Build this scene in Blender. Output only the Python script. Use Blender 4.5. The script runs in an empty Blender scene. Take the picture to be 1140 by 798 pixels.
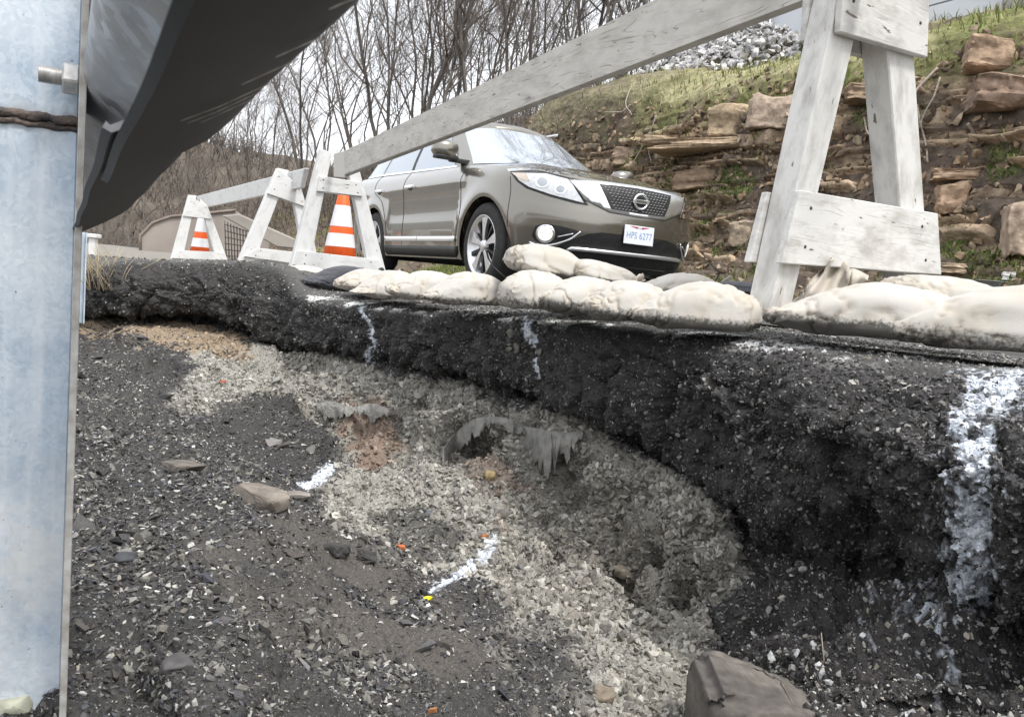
import bpy, bmesh, math, random
import numpy as np
from mathutils import Vector, Matrix, geometry, noise as mnoise
from mathutils.bvhtree import BVHTree

random.seed(7)
rng = np.random.default_rng(11)
SC = bpy.context.scene
COL = SC.collection
PI = math.pi

# ------------------------------------------------------------------ camera
FPX = 888.0
PITCH, ROLL = math.radians(5.7), math.radians(5.0)
CAM = np.array([0.0, 0.0, 0.12])
cf = np.array([0, math.cos(PITCH), -math.sin(PITCH)])
u0 = np.array([0, math.sin(PITCH), math.cos(PITCH)])
x0 = np.array([1.0, 0, 0])
cr = math.cos(ROLL) * x0 + math.sin(ROLL) * u0
cu = -math.sin(ROLL) * x0 + math.cos(ROLL) * u0
cam_d = bpy.data.cameras.new('camera')
cam_d.sensor_width = 36.0
cam_d.lens = FPX / 1140 * 36.0
cam_d.clip_start = 0.02
cam_d.clip_end = 3000
cam_o = bpy.data.objects.new('camera', cam_d)
COL.objects.link(cam_o)
cam_o.matrix_world = Matrix((
    (cr[0], cu[0], -cf[0], CAM[0]), (cr[1], cu[1], -cf[1], CAM[1]),
    (cr[2], cu[2], -cf[2], CAM[2]), (0, 0, 0, 1)))
cam_d.dof.use_dof = True
cam_d.dof.focus_distance = 2.6
cam_d.dof.aperture_fstop = 34.0
SC.camera = cam_o

# ------------------------------------------------------------------ sky, sun, exposure
SUN_EL, SUN_AZ = math.radians(60), math.radians(140)      # azimuth from +Y clockwise
world = bpy.data.worlds.new('World')
SC.world = world
world.use_nodes = True
wn, wl = world.node_tree.nodes, world.node_tree.links
bg = wn['Background']
sky = wn.new('ShaderNodeTexSky')
sky.sky_type = 'NISHITA'
sky.sun_disc = False
sky.sun_elevation = SUN_EL
sky.sun_rotation = SUN_AZ
sky.air_density = 1.0
sky.dust_density = 4.0
sky.ozone_density = 1.0
hs = wn.new('ShaderNodeHueSaturation')
hs.inputs['Saturation'].default_value = 0.22
wl.new(sky.outputs[0], hs.inputs['Color'])
# high thin overcast: an even pale layer mixed over the clear sky
mx = wn.new('ShaderNodeMix'); mx.data_type = 'RGBA'
mx.inputs[0].default_value = 0.62
mx.inputs[7].default_value = (8.6, 8.9, 9.4, 1)
wl.new(hs.outputs[0], mx.inputs[6])
wl.new(mx.outputs[2], bg.inputs['Color'])
bg.inputs['Strength'].default_value = 0.12
sl = bpy.data.lights.new('sun', 'SUN')
sl.energy = 1.5
sl.angle = math.radians(12)
sl.color = (1.0, 0.97, 0.92)
so = bpy.data.objects.new('sun', sl)
COL.objects.link(so)
sd = Vector((math.sin(SUN_AZ) * math.cos(SUN_EL), math.cos(SUN_AZ) * math.cos(SUN_EL), math.sin(SUN_EL)))
so.rotation_euler = sd.to_track_quat('Z', 'Y').to_euler()
SC.view_settings.view_transform = 'Standard'
SC.view_settings.look = 'None'
SC.view_settings.gamma = 1
SC.view_settings.use_curve_mapping = False
SC.view_settings.exposure = 0.95
SC.cycles.max_bounces = 6
SC.cycles.use_denoising = True

# ------------------------------------------------------------------ helpers
TH = math.radians(29.4)
RD = np.array([-math.sin(TH), math.cos(TH), 0])     # along the road, away
ND = np.array([math.cos(TH), math.sin(TH), 0])      # across the road, to the hill
UP = np.array([0, 0, 1.0])

def at(x, y, d):
    """point seen at photo pixel (x, y), d metres deep"""
    return CAM + d * (cf + cr * ((x - 570) / FPX) + cu * ((399 - y) / FPX))

def at_arr(x, y, d):
    return CAM + d[..., None] * (cf + cr * ((x[..., None] - 570) / FPX) + cu * ((399 - y[..., None]) / FPX))

def proj(P):
    q = np.asarray(P) - CAM
    d = q @ cf
    return 570 + FPX * (q @ cr) / d, 399 - FPX * (q @ cu) / d, d

def rd(s, u, z=0.0):
    return RD * s + ND * u + UP * z

def tag(o, label=None, cat=None, group=None, kind=None):
    if label: o['label'] = label
    if cat: o['category'] = cat
    if group: o['group'] = group
    if kind: o['kind'] = kind
    return o

def empty(name, loc, rotz=0.0):
    o = bpy.data.objects.new(name, None)
    o.empty_display_size = 0.05
    o.location = Vector(loc)
    o.rotation_euler = (0, 0, rotz)
    COL.objects.link(o)
    return o

def np_mesh(name, V, tris=None, quads=None, smooth=True):
    me = bpy.data.meshes.new(name)
    V = np.ascontiguousarray(V, dtype=np.float32)
    nt = 0 if tris is None else len(tris)
    nq = 0 if quads is None else len(quads)
    me.vertices.add(len(V)); me.vertices.foreach_set('co', V.ravel())
    idx = []
    st = []
    if nt: idx.append(np.asarray(tris, np.int32).ravel()); st.append(np.arange(nt, dtype=np.int32) * 3)
    if nq: idx.append(np.asarray(quads, np.int32).ravel()); st.append(nt * 3 + np.arange(nq, dtype=np.int32) * 4)
    idx = np.concatenate(idx); st = np.concatenate(st)
    me.loops.add(len(idx)); me.loops.foreach_set('vertex_index', idx)
    me.polygons.add(len(st)); me.polygons.foreach_set('loop_start', st)
    me.polygons.foreach_set('use_smooth', np.full(len(st), smooth))
    me.update(calc_edges=True)
    me.validate()
    return me

def set_col(me, C):
    C = np.asarray(C, np.float32)
    if C.shape[1] == 3: C = np.concatenate([C, np.ones((len(C), 1), np.float32)], 1)
    a = me.color_attributes.new('Col', 'FLOAT_COLOR', 'POINT')
    a.data.foreach_set('color', C.ravel())

def link(name, me, mat=None, parent=None):
    o = bpy.data.objects.new(name, me)
    COL.objects.link(o)
    if mat is not None: me.materials.append(mat)
    if parent is not None: o.parent = parent
    return o

def from_bm(name, bm, mat=None, parent=None, smooth=False):
    me = bpy.data.meshes.new(name)
    bmesh.ops.recalc_face_normals(bm, faces=bm.faces)
    bm.to_mesh(me); bm.free()
    if smooth:
        for p in me.polygons: p.use_smooth = True
        me.set_sharp_from_angle(angle=math.radians(38))
    return link(name, me, mat, parent)

def prism_box(bm, c, ax, ay, az, bev=0.004, seg=1):
    """box centred at c with half-extent vectors ax, ay, az, bevelled"""
    c, ax, ay, az = [Vector(q) for q in (c, ax, ay, az)]
    vs = []
    for k in (-1, 1):
        for i, j in ((-1, -1), (1, -1), (1, 1), (-1, 1)):
            vs.append(bm.verts.new(c + ax * i + ay * j + az * k))
    fs = [(0, 3, 2, 1), (4, 5, 6, 7), (0, 1, 5, 4), (1, 2, 6, 5), (2, 3, 7, 6), (3, 0, 4, 7)]
    faces = [bm.faces.new([vs[i] for i in f]) for f in fs]
    if bev > 0:
        es = list({e for f in faces for e in f.edges})
        bmesh.ops.bevel(bm, geom=es, offset=bev, segments=seg, affect='EDGES', profile=0.6)

def poly_prism(bm, pts, ext, bev=0.0):
    """closed polygon pts (3-D, planar) extruded by vector ext"""
    a = [bm.verts.new(Vector(p)) for p in pts]
    b = [bm.verts.new(Vector(p) + Vector(ext)) for p in pts]
    n = len(a)
    fs = [bm.faces.new(a[::-1]), bm.faces.new(b)]
    for i in range(n):
        fs.append(bm.faces.new((a[i], a[(i + 1) % n], b[(i + 1) % n], b[i])))
    if bev > 0:
        es = list({e for f in fs for e in f.edges})
        bmesh.ops.bevel(bm, geom=es, offset=bev, segments=1, affect='EDGES')

def tube_arrays(P, Rr, n=6, cap=True):
    """tube along polyline P with radii Rr -> verts, quads, tris"""
    P = np.asarray(P, float); m = len(P)
    T = np.gradient(P, axis=0); T /= np.linalg.norm(T, axis=1)[:, None] + 1e-12
    ref = np.array([0, 0, 1.0]) if abs(T[0][2]) < 0.9 else np.array([1.0, 0, 0])
    V = np.zeros((m, n, 3))
    A = np.cross(T[0], ref); A /= np.linalg.norm(A)
    ang = np.arange(n) / n * 2 * PI
    for i in range(m):
        A = A - T[i] * (A @ T[i]); A /= np.linalg.norm(A) + 1e-12
        B = np.cross(T[i], A)
        V[i] = P[i] + Rr[i] * (np.cos(ang)[:, None] * A + np.sin(ang)[:, None] * B)
    i, j = np.meshgrid(np.arange(m - 1), np.arange(n), indexing='ij')
    q = np.stack([i * n + j, i * n + (j + 1) % n, (i + 1) * n + (j + 1) % n, (i + 1) * n + j], -1).reshape(-1, 4)
    V = V.reshape(-1, 3); t = []
    if cap:
        for k in range(1, n - 1):
            t.append((0, k + 1, k)); t.append(((m - 1) * n, (m - 1) * n + k, (m - 1) * n + k + 1))
    return V, q, np.array(t, int).reshape(-1, 3)

class MB:
    """collects arrays into ONE mesh"""
    def __init__(s): s.V = []; s.T = []; s.Q = []; s.n = 0
    def add(s, V, q=None, t=None):
        s.V.append(np.asarray(V, float))
        if q is not None and len(q): s.Q.append(np.asarray(q) + s.n)
        if t is not None and len(t): s.T.append(np.asarray(t) + s.n)
        s.n += len(V)
    def tube(s, P, Rr, n=6): 
        if np.isscalar(Rr): Rr = [Rr] * len(P)
        s.add(*tube_arrays(P, Rr, n))
    def mesh(s, name, smooth=True):
        return np_mesh(name, np.concatenate(s.V), np.concatenate(s.T) if s.T else None, np.concatenate(s.Q) if s.Q else None, smooth)
    def build(s, name, mat, parent=None, smooth=True):
        return link(name, s.mesh(name, smooth), mat, parent)

def lathe(prof, n=32):
    """prof: (r, h) list -> verts, quads about local Z"""
    prof = np.asarray(prof, float); m = len(prof)
    a = np.arange(n) / n * 2 * PI
    V = np.stack([prof[:, 0][:, None] * np.cos(a), prof[:, 0][:, None] * np.sin(a), np.repeat(prof[:, 1][:, None], n, 1)], -1).reshape(-1, 3)
    i, j = np.meshgrid(np.arange(m - 1), np.arange(n), indexing='ij')
    q = np.stack([i * n + j, i * n + (j + 1) % n, (i + 1) * n + (j + 1) % n, (i + 1) * n + j], -1).reshape(-1, 4)
    return V, q

def grid_quads(m, n):
    i, j = np.meshgrid(np.arange(m - 1), np.arange(n - 1), indexing='ij')
    return np.stack([i * n + j, i * n + j + 1, (i + 1) * n + j + 1, (i + 1) * n + j], -1).reshape(-1, 4)

# --- numpy noise
def _h(ix, iy, iz, k):
    with np.errstate(over='ignore'):
        h = (ix.astype(np.uint32) * np.uint32(374761393) + iy.astype(np.uint32) * np.uint32(668265263)
             + iz.astype(np.uint32) * np.uint32(2147483647) + np.uint32(k) * np.uint32(1274126177))
        h = (h ^ (h >> np.uint32(13))) * np.uint32(1274126177)
        h = (h ^ (h >> np.uint32(16))) * np.uint32(2246822519)
        h = h ^ (h >> np.uint32(15))
    return h.astype(np.float64) / 4294967295.0

def vnoise(P, k=0):
    P = np.asarray(P, float)
    I = np.floor(P).astype(np.int64); Fr = P - I
    w = Fr * Fr * Fr * (Fr * (Fr * 6 - 15) + 10)
    r = 0
    for a in (0, 1):
        wa = w[..., 0] if a else 1 - w[..., 0]
        for b in (0, 1):
            wb = w[..., 1] if b else 1 - w[..., 1]
            for c in (0, 1):
                wc = w[..., 2] if c else 1 - w[..., 2]
                r = r + wa * wb * wc * _h(I[..., 0] + a, I[..., 1] + b, I[..., 2] + c, k)
    return r * 2 - 1

def fbm(P, oct=4, k=0, gain=0.5):
    P = np.asarray(P, float); r = 0; a = 1.0; tot = 0
    for i in range(oct):
        r = r + a * vnoise(P * (2.03 ** i) + 17.3 * i, k + i); tot += a; a *= gain
    return r / tot

def worley(P, k=0):
    """distance to nearest feature point, second nearest, and cell value"""
    P = np.asarray(P, float)
    I = np.floor(P).astype(np.int64)
    d1 = np.full(P.shape[:-1], 9.0); d2 = d1.copy(); cid = np.zeros(P.shape[:-1])
    for a in (-1, 0, 1):
        for b in (-1, 0, 1):
            for c in (-1, 0, 1):
                J = I + np.array([a, b, c])
                hx = _h(J[..., 0], J[..., 1], J[..., 2], k); hy = _h(J[..., 0], J[..., 1], J[..., 2], k + 1)
                hz = _h(J[..., 0], J[..., 1], J[..., 2], k + 2)
                d = np.sqrt((J[..., 0] + hx - P[..., 0]) ** 2 + (J[..., 1] + hy - P[..., 1]) ** 2 + (J[..., 2] + hz - P[..., 2]) ** 2)
                m = d < d1
                d2 = np.where(m, d1, np.minimum(d2, d)); cid = np.where(m, hx, cid); d1 = np.where(m, d, d1)
    return d1, d2, cid

def sstep(a, b, x):
    t = np.clip((x - a) / (b - a), 0, 1)
    return t * t * (3 - 2 * t)

def poly_sd(px, py, poly):
    """signed distance (positive inside) to polygon, in pixels of its own plane"""
    P = np.asarray(poly, float); n = len(P)
    d = np.full(px.shape, 1e9); ins = np.zeros(px.shape, bool)
    for i in range(n):
        a, b = P[i], P[(i + 1) % n]
        ex, ey = b - a
        wx, wy = px - a[0], py - a[1]
        t = np.clip((wx * ex + wy * ey) / (ex * ex + ey * ey + 1e-9), 0, 1)
        d = np.minimum(d, (wx - ex * t) ** 2 + (wy - ey * t) ** 2)
        c = (a[1] > py) != (b[1] > py)
        with np.errstate(divide='ignore', invalid='ignore'):
            xi = (b[0] - a[0]) * (py - a[1]) / (b[1] - a[1] + 1e-12) + a[0]
        ins ^= c & (px < xi)
    d = np.sqrt(d)
    return np.where(ins, d, -d)

# --- materials
def new_mat(name):
    m = bpy.data.materials.new(name); m.use_nodes = True
    return m, m.node_tree.nodes, m.node_tree.links, m.node_tree.nodes['Principled BSDF']

def mat_noise(name, c1, c2, scale=8, rough=0.7, metal=0.0, bump=0.0, bscale=60, stretch=(1, 1, 1), detail=6, lo=0.35, hi=0.65, spec=0.4, rough2=None, coat=0.0):
    m, N, L, B = new_mat(name)
    tc = N.new('ShaderNodeTexCoord'); mp = N.new('ShaderNodeMapping')
    mp.inputs['Scale'].default_value = stretch
    L.new(tc.outputs['Object'], mp.inputs[0])
    nz = N.new('ShaderNodeTexNoise'); nz.inputs['Scale'].default_value = scale; nz.inputs['Detail'].default_value = detail
    L.new(mp.outputs[0], nz.inputs['Vector'])
    rp = N.new('ShaderNodeValToRGB')
    rp.color_ramp.elements[0].position = lo; rp.color_ramp.elements[1].position = hi
    rp.color_ramp.elements[0].color = (*c1, 1); rp.color_ramp.elements[1].color = (*c2, 1)
    L.new(nz.outputs['Fac'], rp.inputs[0]); L.new(rp.outputs[0], B.inputs['Base Color'])
    B.inputs['Roughness'].default_value = rough; B.inputs['Metallic'].default_value = metal
    B.inputs['Specular IOR Level'].default_value = spec
    B.inputs['Coat Weight'].default_value = coat
    if rough2 is not None:
        mr = N.new('ShaderNodeMapRange'); mr.inputs['To Min'].default_value = rough; mr.inputs['To Max'].default_value = rough2
        L.new(nz.outputs['Fac'], mr.inputs[0]); L.new(mr.outputs[0], B.inputs['Roughness'])
    if bump:
        n2 = N.new('ShaderNodeTexNoise'); n2.inputs['Scale'].default_value = bscale; n2.inputs['Detail'].default_value = 5
        L.new(mp.outputs[0], n2.inputs['Vector'])
        bp = N.new('ShaderNodeBump'); bp.inputs['Strength'].default_value = bump; bp.inputs['Distance'].default_value = 0.01
        L.new(n2.outputs['Fac'], bp.inputs['Height']); L.new(bp.outputs[0], B.inputs['Normal'])
    return m

def mat_attr(name, rough=0.9, bump=0.5, bscale=120, dist=0.006, var=0.35, vscale=180, spec=0.3):
    """surface colour from the mesh attribute, broken up by fine grain"""
    m, N, L, B = new_mat(name)
    at_ = N.new('ShaderNodeAttribute'); at_.attribute_name = 'Col'
    tc = N.new('ShaderNodeTexCoord')
    nz = N.new('ShaderNodeTexNoise'); nz.inputs['Scale'].default_value = vscale; nz.inputs['Detail'].default_value = 4
    L.new(tc.outputs['Object'], nz.inputs['Vector'])
    mr = N.new('ShaderNodeMapRange'); mr.inputs['From Min'].default_value = 0.3; mr.inputs['From Max'].default_value = 0.7
    mr.inputs['To Min'].default_value = 1 - var; mr.inputs['To Max'].default_value = 1 + var
    L.new(nz.outputs['Fac'], mr.inputs[0])
    vm = N.new('ShaderNodeVectorMath'); vm.operation = 'SCALE'
    L.new(at_.outputs['Color'], vm.inputs[0]); L.new(mr.outputs[0], vm.inputs['Scale'])
    L.new(vm.outputs[0], B.inputs['Base Color'])
    B.inputs['Roughness'].default_value = rough; B.inputs['Specular IOR Level'].default_value = spec
    if bump:
        n2 = N.new('ShaderNodeTexNoise'); n2.inputs['Scale'].default_value = bscale; n2.inputs['Detail'].default_value = 6
        L.new(tc.outputs['Object'], n2.inputs['Vector'])
        bp = N.new('ShaderNodeBump'); bp.inputs['Strength'].default_value = bump; bp.inputs['Distance'].default_value = dist
        L.new(n2.outputs['Fac'], bp.inputs['Height']); L.new(bp.outputs[0], B.inputs['Normal'])
    return m

def mat_plain(name, c, rough=0.5, metal=0.0, spec=0.5, coat=0.0, emit=None):
    m, N, L, B = new_mat(name)
    B.inputs['Base Color'].default_value = (*c, 1); B.inputs['Roughness'].default_value = rough
    B.inputs['Metallic'].default_value = metal; B.inputs['Specular IOR Level'].default_value = spec
    B.inputs['Coat Weight'].default_value = coat
    if emit:
        B.inputs['Emission Color'].default_value = (*c, 1); B.inputs['Emission Strength'].default_value = emit
    return m
# ------------------------------------------------------------------ the washed-out bank
M_BANK = mat_attr('eroded_bank', rough=0.85, bump=0.55, bscale=150, dist=0.006, var=0.4, vscale=220)
M_CHIP = mat_attr('stone_chips', rough=0.8, bump=0.25, bscale=260, dist=0.003, var=0.2, vscale=160)

# control sections of the bank: photo column -> (row, depth) from road edge down to the ground by the camera
# rows: lip, face, asphalt foot, recess, gravel top, gravel middle, toe, ground 1, ground 2, ground 3
SECT = [
 (-160, [(300,5.6),(325,5.6),(348,5.6),(352,5.75),(356,5.7),(372,5.0),(400,4.1),(520,1.8),(650,1.15),(798,.86)]),
 (20,   [(300,5.2),(320,5.2),(345,5.2),(350,5.35),(354,5.3),(370,4.8),(396,4.1),(520,1.85),(650,1.16),(798,.87)]),
 (100,  [(298,5.0),(315,4.9),(345,4.92),(350,5.2),(354,5.15),(366,4.9),(392,4.25),(520,1.98),(650,1.2),(798,.88)]),
 (150,  [(292,4.95),(315,4.8),(346,4.85),(350,5.2),(355,5.1),(372,4.7),(405,4.05),(520,2.1),(650,1.26),(798,.90)]),
 (200,  [(293,5.0),(318,4.85),(348,4.9),(352,5.25),(357,5.15),(385,4.6),(430,3.75),(520,2.27),(650,1.28),(798,.84)]),
 (260,  [(293,4.95),(325,4.8),(358,4.85),(363,5.15),(369,5.05),(405,4.45),(455,3.6),(525,2.45),(660,1.27),(798,.86)]),
 (310,  [(300,4.8),(340,4.6),(378,4.62),(384,4.95),(390,4.85),(430,4.25),(480,3.4),(545,2.45),(665,1.4),(798,.96)]),
 (335,  [(328,4.45),(355,4.3),(388,4.32),(393,4.6),(399,4.52),(440,4.05),(492,3.3),(555,2.4),(670,1.42),(798,.99)]),
 (400,  [(340,3.95),(365,3.85),(400,3.9),(406,4.15),(412,4.08),(468,3.6),(530,2.9),(600,2.12),(690,1.53),(798,1.09)]),
 (500,  [(349,3.42),(380,3.32),(424,3.36),(431,3.6),(438,3.52),(505,3.1),(590,2.45),(645,2.02),(710,1.62),(798,1.26)]),
 (600,  [(358,2.98),(395,2.88),(450,2.92),(457,3.15),(465,3.07),(545,2.72),(640,2.25),(690,1.93),(740,1.68),(798,1.42)]),
 (700,  [(368,2.62),(415,2.5),(490,2.55),(499,2.78),(510,2.7),(600,2.4),(690,2.07),(735,1.86),(768,1.73),(798,1.62)]),
 (800,  [(380,2.28),(440,2.12),(552,2.25),(566,2.42),(580,2.36),(665,2.12),(745,1.9),(768,1.82),(785,1.75),(798,1.7)]),
 (845,  [(384,2.16),(450,1.95),(556,2.1),(585,2.32),(610,2.26),(680,2.05),(740,1.86),(765,1.75),(783,1.66),(798,1.6)]),
 (900,  [(392,2.02),(462,1.76),(556,1.88),(606,2.14),(632,2.08),(675,1.92),(725,1.72),(755,1.62),(778,1.56),(798,1.5)]),
 (1000, [(408,1.84),(490,1.55),(590,1.64),(640,1.9),(662,1.86),(695,1.74),(730,1.6),(756,1.5),(778,1.44),(798,1.4)]),
 (1090, [(414,1.72),(515,1.41),(640,1.52),(690,1.74),(706,1.72),(728,1.62),(750,1.52),(768,1.44),(784,1.38),(798,1.34)]),
 (1160, [(418,1.64),(525,1.34),(660,1.44),(704,1.66),(718,1.64),(738,1.56),(757,1.48),(773,1.41),(786,1.34),(798,1.3)]),
 (1260, [(424,1.55),(540,1.24),(675,1.34),(715,1.54),(728,1.52),(746,1.46),(763,1.4),(777,1.34),(789,1.28),(798,1.24)]),
 (1500, [(440,1.42),(560,1.1),(690,1.2),(725,1.38),(738,1.36),(755,1.3),(770,1.25),(782,1.2),(792,1.14),(798,1.1)]),
]
# the bank goes on beyond both edges of the view
def side_sect(x, ds, drops): return (x, [(310 + .0875 * (x - 570) + h * FPX / d, d) for d, h in zip(ds, drops)])
SECT.insert(0, side_sect(-900, [4.0,3.9,3.85,3.9,3.85,3.4,2.8,1.6,.95,.6], [.13,.2,.3,.32,.33,.42,.5,.55,.55,.55]))
SECT.append(side_sect(3000, [.58,.44,.50,.60,.59,.55,.51,.47,.43,.40], [.125,.32,.48,.54,.56,.60,.63,.65,.67,.69]))
for k_, (x_, rows_) in enumerate(SECT):
    if 390 <= x_ <= 810:
        for r_ in (1, 2, 3, 4): rows_[r_] = (rows_[r_][0] - (6 if r_ == 1 else 13), rows_[r_][1])
    if 330 <= x_ <= 810:
        g_ = min(1, (x_ - 320) / 90) if x_ < 700 else 1
        for r_, dd_ in ((5, .13 * g_), (6, .13 * g_), (7, .05 * g_)):
            rows_[r_] = (rows_[r_][0], rows_[r_][1] + dd_)
SX = np.array([s[0] for s in SECT], float)
ROWS = 14
ctrl = np.zeros((len(SECT), ROWS, 3)); ctrl_px = np.zeros((len(SECT), ROWS, 2))
for i, (x, rows) in enumerate(SECT):
    pts = [at(x, y, d) for y, d in rows]
    lip = pts[0]
    zt = lip[2]
    bk_ = sstep(230, 345, x); back = ND * bk_ + RD * (1 - bk_); back /= np.linalg.norm(back)
    r0 = lip + back * 2.3; r0[2] = -0.012
    r1 = lip + back * 0.30; r1[2] = min(0.012, zt + 0.035) if x > 320 else max(zt + 0.012, 0.03)
    L = pts[-1]
    k1 = L.copy(); k1[:2] *= 0.35; k1[2] -= 0.03
    k2 = L.copy(); k2[:2] = L[:2] * 0.2 - RD[:2] * 2.0; k2[2] -= 0.35
    ctrl[i] = np.array([r0, r1] + pts + [k1, k2])
    ctrl_px[i] = np.array([(x, rows[0][0] - 25), (x, rows[0][0] - 8)] + [(x, y) for y, d in rows] + [(x, 980), (x, 1200)])

def catmull(P, t):
    """P (n, ...) at real index t"""
    n = len(P); i = np.clip(np.floor(t).astype(int), 0, n - 2); f = (t - i)
    f = f.reshape((-1,) + (1,) * (P.ndim - 1))
    p0 = P[np.clip(i - 1, 0, n - 1)]; p1 = P[i]; p2 = P[i + 1]; p3 = P[np.clip(i + 2, 0, n - 1)]
    m1 = (p2 - p0) * 0.42; m2 = (p3 - p1) * 0.42
    return (2 * f**3 - 3 * f**2 + 1) * p1 + (f**3 - 2 * f**2 + f) * m1 + (-2 * f**3 + 3 * f**2) * p2 + (f**3 - f**2) * m2

cx = np.concatenate([np.arange(-900, -160, 22), np.arange(-160, 80, 8), np.arange(80, 1180, 1.45), np.arange(1180, 1500, 6), np.arange(1500, 3001, 12)])
ct = np.interp(cx, SX, np.arange(len(SX)))
den = [70, 26, 75, 95, 26, 20, 90, 100, 90, 90, 95, 26, 12]
rt = np.concatenate([k + np.arange(n) / n for k, n in enumerate(den)] + [[13.0]])
G = catmull(ctrl, ct)                       # (nc, ROWS, 3)
Gp = catmull(ctrl_px, ct)
B3 = catmull(np.swapaxes(G, 0, 1), rt)      # (nr, nc, 3)
Gs = np.swapaxes(G, 0, 1)
k0 = rt < 1; k1_ = (rt >= 1) & (rt < 2)
B3[k0] = Gs[0] + (Gs[1] - Gs[0]) * rt[k0][:, None, None]
f_ = (rt[k1_] - 1)[:, None, None]; m1_ = Gs[2] - Gs[1]; m2_ = (Gs[3] - Gs[1]) * .42
B3[k1_] = (2 * f_**3 - 3 * f_**2 + 1) * Gs[1] + (f_**3 - 2 * f_**2 + f_) * m1_ + (-2 * f_**3 + 3 * f_**2) * Gs[2] + (f_**3 - f_**2) * m2_
Bp = catmull(np.swapaxes(Gp, 0, 1), rt)
nr, nc = B3.shape[:2]
RT = np.repeat(rt[:, None], nc, 1)
PX, PY = Bp[..., 0], Bp[..., 1]

def grid_normals(B):
    a = np.gradient(B, axis=1); b = np.gradient(B, axis=0)
    n = np.cross(a, b); n /= np.linalg.norm(n, axis=-1)[..., None] + 1e-12
    return n
NB = grid_normals(B3)
if (NB[:, nc // 2] @ UP).mean() < 0: NB = -NB

# --- what the ground is made of (material zones on the surface)
wob = 26 * fbm(B3 * 6, 5, 5) + 9 * vnoise(B3 * 45, 9)
def zone(poly, soft=6):
    return sstep(-soft, soft, poly_sd(PX, PY, poly) + wob)
gravel = zone([(240,366),(320,388),(420,408),(520,430),(640,462),(705,500),(770,545),(822,580),(832,640),(815,700),(800,750),(800,830),(640,830),(585,770),(545,722),(560,690),(520,655),(470,655),(420,625),(372,592),(362,548),(392,524),(345,505),(330,472),(290,452),(230,458),(195,442),(205,402)])
dark_tongue = zone([(245,455),(318,446),(352,482),(385,512),(330,530),(260,505)])
dark_pocket = zone([(412,588),(470,582),(512,612),(480,642),(425,630)]) * 0.8
dark_fan = zone([(550,700),(600,705),(660,745),(640,840),(520,840)]) * (0.45 + 0.55 * sstep(-.2, .3, fbm(B3 * 12, 3, 31)))
dark_mid = zone([(720,620),(800,640),(806,720),(730,690)]) * 0.6
brown = np.maximum(zone([(380,472),(432,462),(455,492),(432,522),(392,522)]), zone([(500,505),(545,512),(600,560),(560,590),(512,545)]) * .75)
beige = zone([(85,352),(200,350),(285,366),(275,392),(190,385),(100,378)])
tan = zone([(210,606),(420,596),(480,660),(575,745),(440,775),(330,715)], 20) * sstep(-.7, .1, fbm(B3 * 5, 3, 41))
greyb = zone([(590,590),(720,560),(800,640),(780,700),(650,650)], 14) * .55
asph = 1 - sstep(5.0, 5.7, RT + 0.05 * wob / 7)
soil_r = sstep(822, 850, PX + wob) * sstep(5.2, 5.8, RT)
gravel *= (1 - asph)
gravel *= (1 - np.clip(dark_tongue + dark_pocket + dark_fan, 0, 1)) * (1 - .5 * dark_mid)
gravel *= 1 - sstep(826, 846, PX + .5 * wob)

base = np.zeros((nr, nc, 3))
base[:] = (0.046, 0.044, 0.042)
rub = 0.75 + 0.5 * (fbm(B3 * 30, 3, 61) * .5 + .5)
base *= rub[..., None]
def blend(c, m):
    global base
    base = base * (1 - m[..., None]) + np.array(c) * m[..., None]
blend((0.275, 0.262, 0.233), gravel)
mott = sstep(-.05, .35, fbm(B3 * 5.5, 4, 33)) * sstep(430, 560, PX + wob * 2) * .45
mott = np.maximum(mott, .4 * sstep(.1, .4, fbm(B3 * 9, 3, 36)))
blend((0.185, 0.17, 0.145), mott * gravel)
blend((0.15, 0.135, 0.115), greyb * gravel)
blend((0.20, 0.135, 0.10), brown * .75)
blend((0.26, 0.20, 0.14), beige)
blend((0.088, 0.079, 0.07), tan * .85)
blend((0.042, 0.040, 0.039), asph)
blend((0.045, 0.041, 0.039), soil_r * (1 - asph))
# dusty worn top of the asphalt
top = 1 - sstep(1.6, 2.3, RT)
blend((0.13, 0.127, 0.122), top * (0.5 + 0.5 * fbm(B3 * 14, 3, 77)).clip(0, 1))
# edge line paint remnants, white, on the top near the lip
ep = sstep(0.05, .2, fbm(B3 * np.array([9, 9, 9]), 4, 81)) * sstep(1.25, 1.55, RT) * (1 - sstep(2.0, 2.3, RT)) * sstep(330, 350, PX) * (1 - sstep(860, 1000, PX))
blend((0.72, 0.72, 0.70), ep)
# sprayed white survey marks running down the face and over the ground
spk = vnoise(B3 * 110, 91) + .7 * vnoise(B3 * 40, 95)
def spray(poly, soft, w=1.0, thr=0.0):
    sd0 = poly_sd(PX, PY, poly)
    m = sstep(-soft, soft, sd0)
    m = sstep(0.25, 0.7, m * w + 0.42 * spk * (1 - .35 * m) - thr) * sstep(-2.2 * soft, -.6 * soft, sd0)
    blend((0.66, 0.70, 0.76), m)
    return m
paint = spray([(1078,418),(1150,400),(1150,452),(1112,470),(1104,560),(1108,650),(1096,712),(1072,690),(1048,640),(1052,560),(1058,480)], 17, .56)
paint = np.maximum(paint, spray([(586,356),(594,356),(597,385),(600,420),(592,424),(586,395)], 5, .95))
paint = np.maximum(paint, spray([(402,341),(408,341),(412,370),(416,400),(408,398),(405,370)], 4, .85))
paint = np.maximum(paint, spray([(328,537),(360,532),(392,516),(402,518),(388,532),(350,543),(330,543)], 4, .85))
paint = np.maximum(paint, spray([(478,660),(508,644),(540,613),(556,610),(548,621),(515,650),(488,664)], 4.5, .75))
paint = np.maximum(paint, .5 * spray([(985,690),(1060,650),(1110,690),(1100,735),(1030,730)], 30, .35))

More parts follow.
